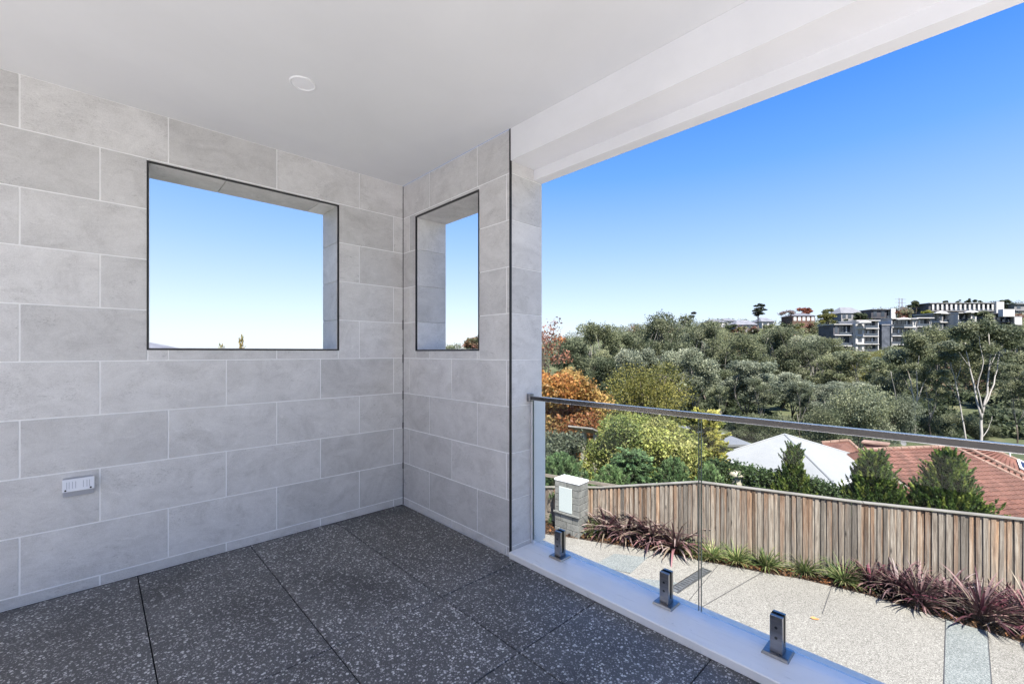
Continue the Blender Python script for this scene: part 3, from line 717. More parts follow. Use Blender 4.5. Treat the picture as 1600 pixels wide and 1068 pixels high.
# ------------------------------------------------------------------ strap-leaved plants in the bed
def blades(name, n, length, width, cols, spread, droop, seed, seg=5):
    rs = random.Random(seed); mb_ = MB(); colv = []
    for i in range(n):
        az = rs.random() * 2 * math.pi; l = length * rs.uniform(0.55, 1.1); tilt = rs.random() ** 0.8 * spread
        w = width * rs.uniform(0.7, 1.2); dr_ = droop * rs.uniform(0.4, 1.3); c = cols[rs.randrange(len(cols))]; k_ = rs.uniform(0.75, 1.25)
        d = Vector((math.cos(az), math.sin(az), 0)); sd_ = Vector((-d.y, d.x, 0)); p = d * rs.random() * 0.05; ang = tilt
        b0 = len(mb_.v)
        for s in range(seg + 1):
            t = s / seg; ww = w * (0.75 + 0.5 * t if t < 0.4 else 0.95 * (1 - (t - 0.4) / 0.6) ** 0.7 + 0.02)
            fold = Vector((0, 0, ww * 0.25))
            mb_.v += [tuple(p - sd_ * ww / 2 + fold), tuple(p), tuple(p + sd_ * ww / 2 + fold)]
            cc = tuple(min(1, x * k_ * (0.8 + 0.35 * t)) for x in c); colv += [cc] * 3
            ang += dr_ * (0.3 + t) / seg
            p = p + (d * math.sin(ang) + Vector((0, 0, 1)) * math.cos(ang)) * l / seg
        for s in range(seg):
            a = b0 + s * 3; mb_.f += [(a, a+1, a+4, a+3), (a+1, a+2, a+5, a+4)]
    me = mb_.mesh(name, M['blade'], smooth=True)
    ca = me.color_attributes.new('col', 'FLOAT_COLOR', 'POINT')
    ca.data.foreach_set('color', np.array([(*c, 1) for c in colv], dtype=np.float32).ravel()); return me
FX = [(.085, .048, .055), (.14, .09, .095), (.30, .235, .235), (.055, .03, .036), (.19, .095, .11), (.11, .065, .07), (.19, .15, .12)]
FXr = [(.085, .035, .046), (.13, .038, .06), (.055, .026, .032), (.21, .13, .13), (.12, .07, .072), (.20, .16, .13)]
GR = [(.09, .14, .045), (.15, .20, .065), (.25, .29, .12), (.06, .10, .035), (.32, .29, .15)]
flax = [blades('strap_leaves', 140, 1.0, 0.052, FX, 1.0, 1.7, s) for s in (1, 2, 3)]
flaxr = [blades('strap_leaves', 150, 0.95, 0.046, FXr, 1.05, 1.25, s) for s in (4, 5)]
grs = [blades('strap_leaves', 200, 0.62, 0.020, GR, 1.0, 1.3, s, 4) for s in (6, 7, 8)]
stem = MB().tube([(0, 0, -0.02), (0, 0, 0.06)], [0.05, 0.03], 7).mesh('rootstock', M['darkbark'])
def bedplant(u, y, me, sc, label, group, name, cat='plant'):
    w = G(u, y, GZ + 0.03); e_ = empty(name, w, random.random() * 6.28, label, cat, group); e_.scale = (sc, sc, sc)
    link('strap_leaves', me, None, e_); link('rootstock', stem, None, e_)
g1 = 'purple flax plants along the fence'; g2 = 'green strap grass clumps along the fence'
bedplant(948, 834, flax[0], 1.0, 'purple flax clump nearest the block pillar', g1, 'flax_plant')
bedplant(978, 840, flax[1], 1.05, 'purple flax clump second from the block pillar', g1, 'flax_plant')
bedplant(1020, 848, flax[2], 1.1, 'purple flax clump third from the block pillar, leaves arching wide', g1, 'flax_plant')
bedplant(1055, 858, flax[0], 1.05, 'purple flax clump just left of the glass panel joint', g1, 'flax_plant')
bedplant(925, 835, grs[0], .8, 'small green grass clump at the foot of the block pillar', g2, 'grass_clump')
bedplant(1082, 868, grs[1], .7, 'short green grass clump beside the last flax before the glass joint', g2, 'grass_clump')
bedplant(1112, 874, grs[0], .80, 'green grass clump just right of the glass panel joint', g2, 'grass_clump')
bedplant(1152, 880, grs[1], .85, 'green grass clump second right of the glass panel joint', g2, 'grass_clump')
bedplant(1197, 887, grs[2], .95, 'green grass clump with one tall blade, third right of the glass joint', g2, 'grass_clump')
bedplant(1258, 896, grs[0], .90, 'bright green grass clump fourth right of the glass joint', g2, 'grass_clump')
bedplant(1318, 912, grs[1], .95, 'yellow-green grass clump beside the row of dark red flax', g2, 'grass_clump')
bedplant(1362, 918, flaxr[1], .72, 'dark red flax clump next to the last green grass clump', g1, 'flax_plant')
bedplant(1405, 930, flax[1], .82, 'dusky purple flax clump in front of fence, second in the right row', g1, 'flax_plant')
bedplant(1437, 945, flaxr[0], .86, 'dark red flax clump third in the right row', g1, 'flax_plant')
bedplant(1482, 942, flax[2], .80, 'dusky purple flax clump near the blue-grey paving band', g1, 'flax_plant')
bedplant(1533, 970, flaxr[1], .98, 'large crimson flax clump above the blue-grey paving band', g1, 'flax_plant')
bedplant(1570, 955, flax[0], .78, 'dusky purple flax clump close to the fence, second from the right edge', g1, 'flax_plant')
bedplant(1618, 990, flaxr[0], .95, 'crimson flax clump cut by the right edge', g1, 'flax_plant')
# fallen leaf
fw = G(1273, 966, GZ + 0.03); lm = MB().add([(-.07, 0, .01), (-.02, .035, .022), (.05, .02, .004), (.075, 0, .02), (.04, -.03, .012), (-.03, -.03, .004)], [(0, 1, 2), (0, 2, 3), (0, 3, 4), (0, 4, 5)])
o = link('fallen_leaf', lm.mesh('fallen_leaf', M['leafbrown']), None, None, fw, (0, 0, 0.4)); tag(o, 'single dry orange leaf lying on the pale driveway', 'leaf')

# ------------------------------------------------------------------ foliage builders
def crown(name, clusters, n, leaf, cols, jit=0.2, shell=0.45, squash=0.8, elong=1.7, cj=0.16):
    cl_ = np.array([c[:3] for c in clusters]); rr = np.array([c[3] for c in clusters])
    pr = rr ** 2.2; pr /= pr.sum(); i = rng.choice(len(rr), n, p=pr)
    d = rng.normal(size=(n, 3)); d /= np.linalg.norm(d, axis=1)[:, None]
    rad = (shell + (1 - shell) * rng.random(n) ** 0.6) * (1 + rng.normal(size=n) * 0.12)
    # finer lumps
    lum = np.array([noise.noise(Vector(tuple(x * 2.3 + k * 3.1))) for x, k in zip(d, i)]); rad *= 1 + 0.35 * lum
    cen = cl_[i] + d * (rr[i] * rad)[:, None] * np.array([1, 1, squash])
    cc = np.array(cols); tone = rng.integers(0, len(cc), len(rr)); ctj = 1 + rng.normal(size=(len(rr), 1)) * cj
    own = cc[rng.integers(0, len(cc), n)]; base = (cc[tone] * ctj)[i] * 0.6 + own * 0.4
    col = np.clip(base * (1 + rng.normal(size=(n, 1)) * jit), 0.004, 0.9)
    return leafmesh(name, cen, leaf * rng.uniform(0.6, 1.35, n), col, M['leaf'], elong=elong, upb=0.5)
def limb(mb_, a, b, r0, r1, rs, bend=0.15, n=5, sides=6):
    a, b = Vector(a), Vector(b); L_ = (b - a).length; off = Vector((rs.uniform(-1, 1), rs.uniform(-1, 1), rs.uniform(-.3, .6))) * L_ * bend
    pts = [a.lerp(b, t) + off * math.sin(math.pi * t) for t in [i / n for i in range(n + 1)]]
    mb_.tube(pts, [r0 + (r1 - r0) * i / n for i in range(n + 1)], sides); return pts
def broad_proto(seed, H, R, lo=0.35, ncl=16, n=6500, leaf=0.30, cols=None, bark='gumbark', splits=3, cr=(0.20, 0.34), trunk_r=0.2, squash=0.8, shell=0.45, vert=1.0, topflat=0.0):
    rs = random.Random(seed); mb_ = MB(); cl_ = []
    fork = Vector((rs.uniform(-.04, .04) * H, rs.uniform(-.04, .04) * H, H * rs.uniform(0.12, 0.22)))
    mb_.tube([(0, 0, -1.0), (0, 0, 0), fork * 0.5 + Vector((.1, 0, 0)), fork], [trunk_r * 1.2, trunk_r * 1.0, trunk_r * 0.88, trunk_r * 0.8], 8)
    for s in range(splits):
        az = 2 * math.pi * (s + rs.random() * 0.6) / splits; rr_ = R * rs.uniform(0.3, 0.55)
        end = Vector((math.cos(az) * rr_, math.sin(az) * rr_, H * rs.uniform(0.66, 0.88)))
        pts = limb(mb_, fork, end, trunk_r * 0.6, trunk_r * 0.16, rs, 0.12)
        for q in range(max(2, ncl // splits)):
            st_ = pts[rs.randrange(2, len(pts))]; a2 = az + rs.uniform(-1.1, 1.1); r2 = R * rs.uniform(0.25, 0.85)
            z2 = H * (lo + (1 - lo) * rs.uniform(0.12, 0.86)); lim = math.sqrt(max(0.05, 1 - ((z2 / H - (lo + 1) / 2) / (0.62 * (1 - lo) )) ** 2))
            c = Vector((math.cos(a2) * r2 * lim, math.sin(a2) * r2 * lim, z2))
            limb(mb_, st_, c, trunk_r * 0.22, trunk_r * 0.05, rs, 0.15, 3, 5)
            cl_.append((*c, R * rs.uniform(*cr)))
        cl_.append((*end, R * rs.uniform(*cr)))
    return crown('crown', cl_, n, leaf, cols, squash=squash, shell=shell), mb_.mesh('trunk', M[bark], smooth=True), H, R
OL = [(.12, .14, .08), (.175, .195, .115), (.25, .265, .165), (.07, .09, .05)]
GG = [(.17, .20, .145), (.24, .265, .195), (.33, .35, .265), (.10, .125, .09)]
DK = [(.04, .055, .03), (.06, .08, .042), (.09, .11, .06)]
YL = [(.17, .17, .045), (.12, .13, .04), (.24, .22, .06), (.08, .09, .035)]
OR = [(.36, .15, .055), (.42, .20, .06), (.44, .29, .09), (.30, .11, .06), (.22, .19, .08), (.46, .34, .12), (.38, .17, .05)]
RD = [(.26, .12, .10), (.33, .16, .10), (.20, .11, .09)]
P = {
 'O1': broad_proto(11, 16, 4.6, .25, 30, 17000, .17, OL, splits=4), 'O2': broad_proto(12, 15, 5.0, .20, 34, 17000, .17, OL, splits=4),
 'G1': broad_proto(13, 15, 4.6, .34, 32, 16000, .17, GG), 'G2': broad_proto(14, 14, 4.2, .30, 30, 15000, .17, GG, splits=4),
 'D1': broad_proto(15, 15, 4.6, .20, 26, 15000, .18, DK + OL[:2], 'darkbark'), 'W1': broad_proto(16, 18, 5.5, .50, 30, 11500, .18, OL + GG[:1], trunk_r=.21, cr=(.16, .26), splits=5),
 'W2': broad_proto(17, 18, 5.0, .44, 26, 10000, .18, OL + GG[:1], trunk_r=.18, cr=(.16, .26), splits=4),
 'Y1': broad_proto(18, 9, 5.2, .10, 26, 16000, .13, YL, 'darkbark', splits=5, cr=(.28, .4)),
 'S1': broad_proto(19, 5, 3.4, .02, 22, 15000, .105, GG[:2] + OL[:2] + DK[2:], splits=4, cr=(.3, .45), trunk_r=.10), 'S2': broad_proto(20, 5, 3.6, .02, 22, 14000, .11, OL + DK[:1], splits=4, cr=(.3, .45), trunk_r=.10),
}
def place(proto, u, ytop, hw, Z, label, name='gum_tree', cat='tree', group=None, base=None, rz=None):
    cm, tm, H, R = P[proto]; w = W(u, ytop, Z); zb = terrain(w.x, w.y) if base is None else base
    sz = max(0.3, (w.z - zb) / (H * 0.97)); sx = hw * Z / FPX / (R * 0.95)
    e_ = empty(name, (w.x, w.y, zb), random.random() * 6.28 if rz is None else rz, label, cat, group)
    e_.scale = (sx, sx, sz); c_ = link('crown', cm, None, e_); t_ = link('trunk', tm, None, e_); return e_
gg = 'gum trees of the valley behind the roofs'
T = [
 ('O1', 932, 499, 38, 78, 'rounded olive gum on the skyline right of the red-leaved tree'),
 ('D1', 893, 524, 34, 62, 'low dark evergreen behind the orange tree'),
 ('D1', 972, 516, 30, 84, 'dark gum between the two tallest left crowns'),
 ('O2', 1040, 484, 46, 80, 'tallest olive gum of the left skyline with domed crown'),
 ('G1', 1000, 532, 34, 60, 'grey-green gum below the tallest left crown'),
 ('O1', 1098, 497, 36, 90, 'olive gum on the skyline under the small dark flat crown'),
 ('G1', 1082, 532, 42, 56, 'broad silvery gum above the golden conifer'),
 ('O2', 1150, 520, 46, 82, 'olive gum below the grey hillside roofs'),
 ('G2', 1172, 562, 44, 60, 'grey gum left of the valley centre, crown reaching the handrail'),
 ('O1', 1212, 506, 34, 96, 'tall narrow olive gum under the umbrella pine'),
 ('O2', 1262, 530, 40, 92, 'olive gum below the brown hillside house'),
 ('G1', 1236, 574, 40, 64, 'pale grey gum over the white roof'),
 ('O1', 1296, 552, 36, 84, 'gum left of the dark terraced flats'),
 ('W2', 1345, 548, 44, 76, 'open gum with yellowish top in front of the white terraced flats'),
 ('G2', 1285, 600, 38, 54, 'silvery low gum over the left end of the red roof'),
 ('O2', 1470, 506, 44, 92, 'dense olive gum in front of the middle hillside flats'),
 ('O1', 1590, 508, 42, 80, 'olive gum at the right edge of the valley'),
 ('D1', 1566, 556, 44, 88, 'dark gum behind the forked white trunks'),
 ('D1', 1395, 570, 34, 90, 'dark gum behind the several-stemmed white gum'),
 ('O2', 1625, 560, 50, 66, 'leafy gum cut by the right edge above the handrail'),
 ('D1', 1130, 575, 32, 72, 'dark gum behind the golden conifer'),
 ('D1', 1220, 588, 30, 80, 'dark narrow gum between the two grey valley gums'),
 ('G1', 1320, 590, 34, 70, 'grey gum under the blue-grey stone tower'),
 ('O1', 1062, 580, 34, 66, 'olive gum immediately behind the round yellowish tree'),
 ('D1', 950, 555, 34, 66, 'dark gum in the gap between orange tree and round yellowish tree'),
]
T += [
 ('O2', 1012, 512, 34, 120, 'gum on the slope behind the tallest left crown'),
 ('G1', 1072, 512, 30, 118, 'pale gum on the slope right of the tallest left crown'),
 ('O1', 1125, 512, 28, 130, 'slope gum below the leftmost grey crest roof'),
 ('D1', 1185, 520, 28, 125, 'dark slope gum below the umbrella pine trunk'),
 ('O2', 1228, 514, 26, 135, 'slope gum below the bare pinkish tree'),
 ('G1', 1262, 516, 26, 130, 'grey slope gum under the brown crest house'),
 ('O1', 1290, 524, 26, 130, 'slope gum left of the dark terrace of flats'),
 ('Y1', 1330, 546, 26, 120, 'yellowish slope tree at the foot of the dark terrace of flats'),
 ('Y1', 1372, 547, 18, 125, 'small yellow-green tree at the foot of the white flats'),
 ('O2', 1402, 540, 26, 125, 'slope gum at the foot of the blue-grey stone tower'),
 ('D1', 1445, 526, 28, 125, 'dark slope gum below the long flats'),
 ('O1', 1508, 520, 28, 120, 'slope gum below the grey flats with pale roof'),
 ('G2', 1556, 520, 30, 120, 'grey slope gum below the cantilevered house'),
 ('O2', 1598, 518, 30, 118, 'slope gum below the right edge crest house'),
 ('W2', 1190, 590, 26, 52, 'thin pale-stemmed gum behind the peak of the white roof'),
 ('W2', 1250, 596, 24, 50, 'thin pale-stemmed gum above the right slope of the white roof'),
 ('W1', 1388, 580, 28, 54, 'slim pale-stemmed gum above the roof chimney'),
 ('W2', 1455, 578, 26, 50, 'pale-stemmed gum just left of the leaning white-stemmed gum'),
 ('W2', 1590, 566, 28, 50, 'pale-stemmed gum near the right edge above the handrail'),
 ('W2', 1120, 600, 22, 48, 'thin pale-stemmed gum above the golden conifer'),
 ('D1', 1105, 560, 32, 100, 'dark gum between golden conifer and valley gums'),
 ('O2', 1255, 556, 34, 104, 'mid-valley olive gum left of the silvery low gum'),
]
for pr, u, yt, hw, Z, lb in T: place(pr, u, yt, hw, Z, lb, group=gg)
M['whitebark'] = m_noise('white_gum_bark', [(0.3, (0.16, 0.148, 0.13)), (0.45, (0.27, 0.258, 0.24)), (0.75, (0.38, 0.368, 0.35))], 0.9, 6, stretch=(1, 1, 0.35), local=True)
def stem_gum(label, Z, stems, blobs, n, cols, seed, r0=.15):
    """tall gum with bare pale stems; stems are (points, start radius, end radius), blobs are foliage clumps"""
    rs = random.Random(seed); b_ = stems[0][0][0]; o_ = W(b_[0], b_[1], Z); zb = terrain(o_.x, o_.y); org = Vector((o_.x, o_.y, zb)); mb_ = MB()
    for pts, ra, rb in stems:
        dz_ = rs.uniform(-1.2, 1.2); q = []
        for i, p in enumerate(pts):
            w = W(p[0], p[1], Z + dz_ * i / max(1, len(pts) - 1)); q.append(w - org)
        if pts[0] == b_: q.insert(0, Vector((q[0].x, q[0].y, -.6)))
        fine = []
        for a_, c_ in zip(q, q[1:]):
            for k in range(3): fine.append(a_.lerp(c_, k / 3) + Vector((rs.uniform(-.05, .05), rs.uniform(-.05, .05), 0)))
        fine.append(q[-1]); m_ = len(fine) - 1
        mb_.tube(fine, [.78 * (ra + (rb - ra) * i / m_) for i in range(m_ + 1)], 7)
    cl_ = []
    for (u, y, r) in blobs:
        for k in range(3):
            w = W(u + rs.uniform(-1, 1) * r * .7, y + rs.uniform(-1, 1) * r * .6, Z + rs.uniform(-2, 2)) - org; cl_.append((*w, r * Z / FPX * rs.uniform(.6, .85)))
    e_ = empty('gum_tree', org, 0, label, 'tree', gg)
    link('crown', crown('crown', cl_, n, .13, cols, squash=.75, shell=.3), None, e_); link('trunk', mb_.mesh('trunk', M['whitebark'], smooth=True), None, e_)
stem_gum('tallest gum with bare forked white trunks at right', 45,
    [([(1533, 690), (1534, 650), (1542, 615), (1548, 560), (1545, 520)], .19, .05), ([(1534, 655), (1524, 615), (1515, 570), (1508, 535)], .13, .04),
     ([(1536, 645), (1528, 605), (1536, 565), (1530, 525)], .09, .03), ([(1538, 635), (1553, 600), (1560, 565), (1566, 530)], .10, .03), ([(1516, 575), (1498, 548), (1488, 530)], .05, .02),
     ([(1534, 684), (1546, 668), (1550, 650)], .05, .015), ([(1547, 570), (1560, 545), (1580, 528)], .05, .02)],
    [(1545, 512, 20), (1518, 520, 18), (1494, 526, 17), (1568, 520, 18), (1530, 538, 14), (1585, 532, 15), (1504, 545, 11), (1556, 546, 13), (1478, 540, 12), (1575, 556, 10)], 15000, OL + GG[:1], 5)
stem_gum('slender leaning white-stemmed gum left of the forked white trunks', 48,
    [([(1509, 688), (1503, 650), (1494, 600), (1484, 563)], .12, .05), ([(1494, 600), (1500, 575), (1503, 560)], .04, .015), ([(1499, 628), (1486, 605), (1478, 590)], .03, .012)],
    [(1482, 556, 12), (1500, 552, 10), (1474, 578, 8)], 3200, OL, 6)
stem_gum('white-trunked gum with several stems below the long flats', 50,
    [([(1430, 650), (1427, 620), (1420, 585), (1414, 560)], .13, .05), ([(1430, 640), (1434, 610), (1432, 580), (1436, 555)], .10, .04), ([(1431, 632), (1443, 600), (1455, 575)], .06, .02),
     ([(1427, 618), (1416, 598), (1404, 580)], .05, .02), ([(1404, 640), (1398, 610), (1392, 580)], .06, .03)],
    [(1420, 545, 20), (1444, 548, 17), (1398, 558, 17), (1458, 566, 13), (1430, 530, 16), (1382, 572, 13), (1436, 572, 10), (1408, 576, 9)], 12000, OL + GG[:1], 7)
for pr, u, yt, hw, Z, lb in [
 ('S1', 1340, 606, 44, 44, 'rounded silver-green shrub just above the handrail over the red roof'),
 ('S2', 1290, 640, 34, 42, 'olive shrub above the right slope of the white roof'),
 ('S1', 1395, 622, 32, 46, 'grey feathery shrub above the roof chimney'),
 ('S2', 1210, 652, 34, 46, 'dark green shrub behind the peak of the white roof'),
 ('S2', 1440, 650, 36, 52, 'dark undergrowth shrub below the several-stemmed white gum'),
 ('S2', 1170, 650, 34, 50, 'twiggy olive shrub behind the grey roof'),
 ('S2', 1500, 648, 32, 56, 'low bush left of the forked white trunk'),
 ('S2', 1534, 664, 24, 56, 'low bush at the foot of the forked white trunks'),
 ('S1', 1600, 640, 34, 64, 'light shrub on the grass at the right edge')]:
    place(pr, u, yt, hw, Z, lb, 'shrub', 'shrub', 'shrubs in the valley behind the roofs')
place('Y1', 1008, 566, 66, 40, 'round olive-yellow tree in the middle distance right of the orange tree', 'round_tree')

# valley and hillside undergrowth (nobody could count it)
def scatter(name, n, zr, pxr, size, cols, leafn, label, hr, seed):
    rs = np.random.default_rng(seed); cl_ = []
    for _ in range(n):
        u = rs.uniform(*pxr); Z = rs.uniform(*zr); w = W(u, HY, Z); h = terrain(w.x, w.y); r = rs.uniform(*size); cl_.append((w.x, w.y, h + r * hr, r))
    me = crown(name, cl_, leafn, 0.34, cols, squash=0.85, shell=0.5, cj=0.25)
    tag(link(name, me), label, 'undergrowth', kind='stuff')
scatter('valley_undergrowth', 380, (50, 110), (640, 1720), (0.9, 1.9), DK + DK + OL[:1], 60000, 'dark undergrowth between the gum trunks on the valley floor', .5, 3)
scatter('hillside_scrub', 1100, (108, 228), (560, 1760), (1.3, 3.6), OL + GG[:2] + YL[:1] + RD[:1] + DK, 130000, 'mixed scrub covering the hillside between the houses', .45, 4)
scatter('crest_scrub', 230, (226, 244), (560, 1760), (1.2, 3.2), OL + DK, 22000, 'row of bushes and small trees along the top of the hill', .5, 5)

# near trees and shrubs behind the fence
def nearTree(name, label, cat, u, ytop, hw, Z, base, seed, cols, n, leaf, lo=.2, ncl=18, splits=4, cr=(.26, .42), bark='darkbark', shell=.45, tr=.12, group=None, squash=.8):
    w = W(u, ytop, Z); H = w.z - base; R = hw * Z / FPX
    cm, tm, _, _ = broad_proto(seed, H * 1.0, R, lo, ncl, n, leaf, cols, bark, splits, cr, tr, squash, shell)
    e_ = empty(name, (w.x, w.y, base), 0, label, cat, group); link('crown', cm, None, e_); link('trunk', tm, None, e_); return e_
nearTree('maple_tree', 'orange and gold autumn tree beside the tiled wall end', 'tree', 864, 560, 82, 22, -5.6, 31, OR, 40000, .095, .12, 34, 6, (.24, .36))
nearTree('maple_tree', 'taller sparse russet autumn tree against the sky beside the wall end', 'tree', 838, 478, 62, 32, -6.5, 32, RD + OR[:1], 2600, .11, .30, 40, 8, (.16, .26), 'darkbark', .05, .10)
nearTree('maple_tree', 'brown-leaved tree half hidden behind the wall end, below the sparse russet crown', 'tree', 800, 520, 66, 42, -6.5, 36, RD + OL[:2], 9000, .2, .2, 26, 5, (.24, .36), 'darkbark', .3, .14)
nearTree('olive_shrub', 'grey-green twiggy shrub under the orange tree', 'shrub', 868, 672, 52, 15, -3.6, 33, [(.10, .12, .085), (.15, .17, .12), (.07, .085, .06)], 9000, .055, .05, 16, 5, (.3, .45), tr=.05)
nearTree('nandina_tree', 'large yellow-green leafy tree behind the fence left of the golden conifer', 'tree', 1004, 636, 92, 14.5, -4.2, 34, [(.30, .33, .08), (.37, .38, .11), (.21, .26, .07), (.14, .19, .06), (.42, .39, .14)], 46000, .055, .08, 40, 6, (.22, .34), tr=.07)
def shoots(label, name, cat, u, ytop, hw, Z, base, cols, nsh, leaf, seed, conical=1.0, upright=0.8, dens=70, group=None, slen=0.3, flat=0.0):
    """shrub made of upright feathery shoots"""
    w = W(u, ytop, Z); H = w.z - base; R = hw * Z / FPX; rs = np.random.default_rng(seed); cen = []; up = []; col = []
    cc = np.array(cols); mb_ = MB()
    mb_.tube([(0, 0, -.1), (0, 0, H * 0.75)], [0.06, 0.015], 7)
    for s in range(nsh):
        t = rs.random() ** 0.75; az = rs.random() * 2 * math.pi; rmax = R * (min(1.0, (1 - t) / (1 - flat)) ** (0.9 * conical) if conical > 0 else math.sqrt(max(0, 1 - t ** 2.2)))
        rr_ = rmax * (0.35 + 0.65 * rs.random()) * rs.uniform(0.75, 1.2); b_ = np.array([math.cos(az) * rr_ * 0.8, math.sin(az) * rr_ * 0.8, H * t * 0.92])
        d = np.array([math.cos(az) * (1 - upright), math.sin(az) * (1 - upright), upright]) + rs.normal(size=3) * 0.13; d /= np.linalg.norm(d)
        l = H * slen * rs.uniform(0.5, 1.1) * (1 - 0.35 * t); k = rs.random(dens) ** 0.85
        pt = b_ + d * (k * l)[:, None] + rs.normal(size=(dens, 3)) * (0.028 + leaf * 0.5) * (1.15 - k)[:, None]
        cen.append(pt); up.append(np.repeat(d[None], dens, 0)); c = cc[rs.integers(0, len(cc))] * rs.uniform(0.75, 1.25)
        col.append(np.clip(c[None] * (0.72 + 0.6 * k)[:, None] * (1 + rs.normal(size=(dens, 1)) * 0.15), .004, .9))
        if s % 4 == 0: mb_.tube([(0, 0, max(0, b_[2] - .35 * rr_)), tuple(b_ + d * l * 0.6)], [0.014, 0.004], 4)
    cen = np.concatenate(cen); up = np.concatenate(up); col = np.concatenate(col)
    me = leafmesh('foliage', cen, leaf * rng.uniform(0.6, 1.3, len(cen)), col, M['leaf'], up=up, elong=3.2)
    e_ = empty(name, (w.x, w.y, base), 0, label, cat, group); link('foliage', me, None, e_); link('stems', mb_.mesh('stems', M['darkbark']), None, e_); return e_
CF = [(.035, .065, .018), (.06, .105, .025), (.105, .16, .035), (.18, .22, .05)]
cg = 'dark green conifers behind the fence'
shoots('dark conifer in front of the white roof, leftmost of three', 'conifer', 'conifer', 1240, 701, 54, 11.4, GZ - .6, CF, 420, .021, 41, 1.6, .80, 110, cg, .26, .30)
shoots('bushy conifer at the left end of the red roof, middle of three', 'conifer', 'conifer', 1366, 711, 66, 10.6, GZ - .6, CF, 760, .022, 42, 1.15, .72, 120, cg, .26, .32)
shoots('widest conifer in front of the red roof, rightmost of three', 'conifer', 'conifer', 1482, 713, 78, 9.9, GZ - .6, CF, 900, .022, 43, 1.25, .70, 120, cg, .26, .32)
GD = [(.50, .47, .13), (.60, .55, .18), (.38, .36, .09), (.22, .24, .06)]
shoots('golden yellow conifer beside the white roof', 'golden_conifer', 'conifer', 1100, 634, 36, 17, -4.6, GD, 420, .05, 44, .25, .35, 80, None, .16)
hs = 'green shrubs rising over the left part of the fence'
RM = [(.10, .17, .07), (.15, .23, .10), (.20, .28, .13), (.07, .11, .05)]
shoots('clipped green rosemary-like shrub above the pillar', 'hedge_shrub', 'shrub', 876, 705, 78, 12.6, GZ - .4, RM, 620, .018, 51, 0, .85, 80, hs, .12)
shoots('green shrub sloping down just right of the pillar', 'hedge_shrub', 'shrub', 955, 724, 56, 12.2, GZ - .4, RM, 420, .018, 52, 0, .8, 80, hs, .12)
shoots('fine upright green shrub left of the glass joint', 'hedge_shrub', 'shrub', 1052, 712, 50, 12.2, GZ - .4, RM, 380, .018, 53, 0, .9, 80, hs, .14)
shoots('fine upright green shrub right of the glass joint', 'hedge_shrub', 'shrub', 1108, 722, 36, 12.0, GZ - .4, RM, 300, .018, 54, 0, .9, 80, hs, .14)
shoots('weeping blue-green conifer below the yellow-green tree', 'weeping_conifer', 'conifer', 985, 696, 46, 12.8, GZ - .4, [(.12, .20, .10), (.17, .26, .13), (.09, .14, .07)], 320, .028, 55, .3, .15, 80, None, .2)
DH = [(.035, .06, .022), (.055, .09, .03), (.08, .12, .045)]
def hedge(label, u0, u1, ytop0, ytop1, Z0, Z1, seed):
    rs = np.random.default_rng(seed); cl_ = []
    org = W((u0+u1)/2, HY, (Z0+Z1)/2); org.z = GZ - .5
    for i in range(46):
        t = rs.random(); u = u0 + (u1-u0)*t; Z = Z0 + (Z1-Z0)*t; w = W(u, ytop0 + (ytop1-ytop0)*t, Z)
        for zz_ in (0.18, .5, .85): cl_.append((w.x - org.x + rs.normal()*.1, w.y - org.y + rs.normal()*.1, w.z - org.z - zz_ - .05 * rs.random(), rs.uniform(.22, .34)))
    me = crown('foliage', cl_, 22000, .045, DH + RM[3:], squash=.9, shell=.5)
    e_ = empty('hedge', org, 0, label, 'hedge'); link('foliage', me, None, e_)
    sm_ = MB()
    for i in range(5):
        t = (i+.5)/5; w = W(u0+(u1-u0)*t, HY, Z0+(Z1-Z0)*t); sm_.tube([(w.x-org.x, w.y-org.y, -.5), (w.x-org.x, w.y-org.y, .9)], .03, 6)
    link('stems', sm_.mesh('stems', M['darkbark']), None, e_)
hedge('dark green hedge in front of the white roof', 1118, 1330, 716, 764, 12.6, 10.8, 61)
hedge('low dark hedge between the conifers and the fence top at right', 1330, 1700, 779, 836, 10.4, 9.0, 62)
pw = W(1151, 735, 12.2)
sp = empty('stone_post', (pw.x, pw.y, GZ - .4), 0, 'pale stone post with rounded cap poking above the fence', 'post')
link('shaft', lathe([(0.0001, 0), (.15, 0), (.15, pw.z - GZ + .25), (.0001, pw.z - GZ + .25)], 16).mesh('shaft', M['stone'], smooth=False), None, sp)
link('cap', lathe([(0.0001, 0), (.2, 0), (.21, .06), (.17, .12), (.08, .15), (.0001, .155)], 18).mesh('cap', M['stone'], smooth=True), None, sp, (0, 0, pw.z - GZ + .25))

# ------------------------------------------------------------------ neighbouring roofs
# white pyramid roof
def at_drop(u, y, drop): return W(u, y, drop * FPX / (y - HY))
Aa, Cc, Bb = at_drop(1114, 713, 5.14), at_drop(1306, 757, 5.14), at_drop(1144, 691, 5.14)
Dd = at_drop(1380, 723.5, 5.14); Bb = Aa + (Dd - Cc); cen_ = (Aa + Bb + Cc + Dd) / 4
apex = W(1226, 678, ((cen_.x * VX + cen_.y * VY)))
wh = empty('white_roofed_house', (cen_.x, cen_.y, -6.8), 0, 'low house with smooth white pyramid roof behind the fence', 'house')
ring_ = [Aa, Cc, Dd, Bb]
ap = apex
mb = MB()
for i in range(4):
    p, q = ring_[i], ring_[(i+1) % 4]; mb.poly([p, q, ap], 0.06)
mb.build('roof', M['white_roof'], wh)
sd2 = MB()
for i in range(4):
    p, q = ring_[i], ring_[(i+1) % 4]; sd2.tube([p.lerp(ap, 0) , ap], 0.045, 6)
sd2.build('ridge_cap', M['white_roof'], wh)
wl = MB(); ins = [cen_ + (p - cen_) * 0.93 for p in ring_]
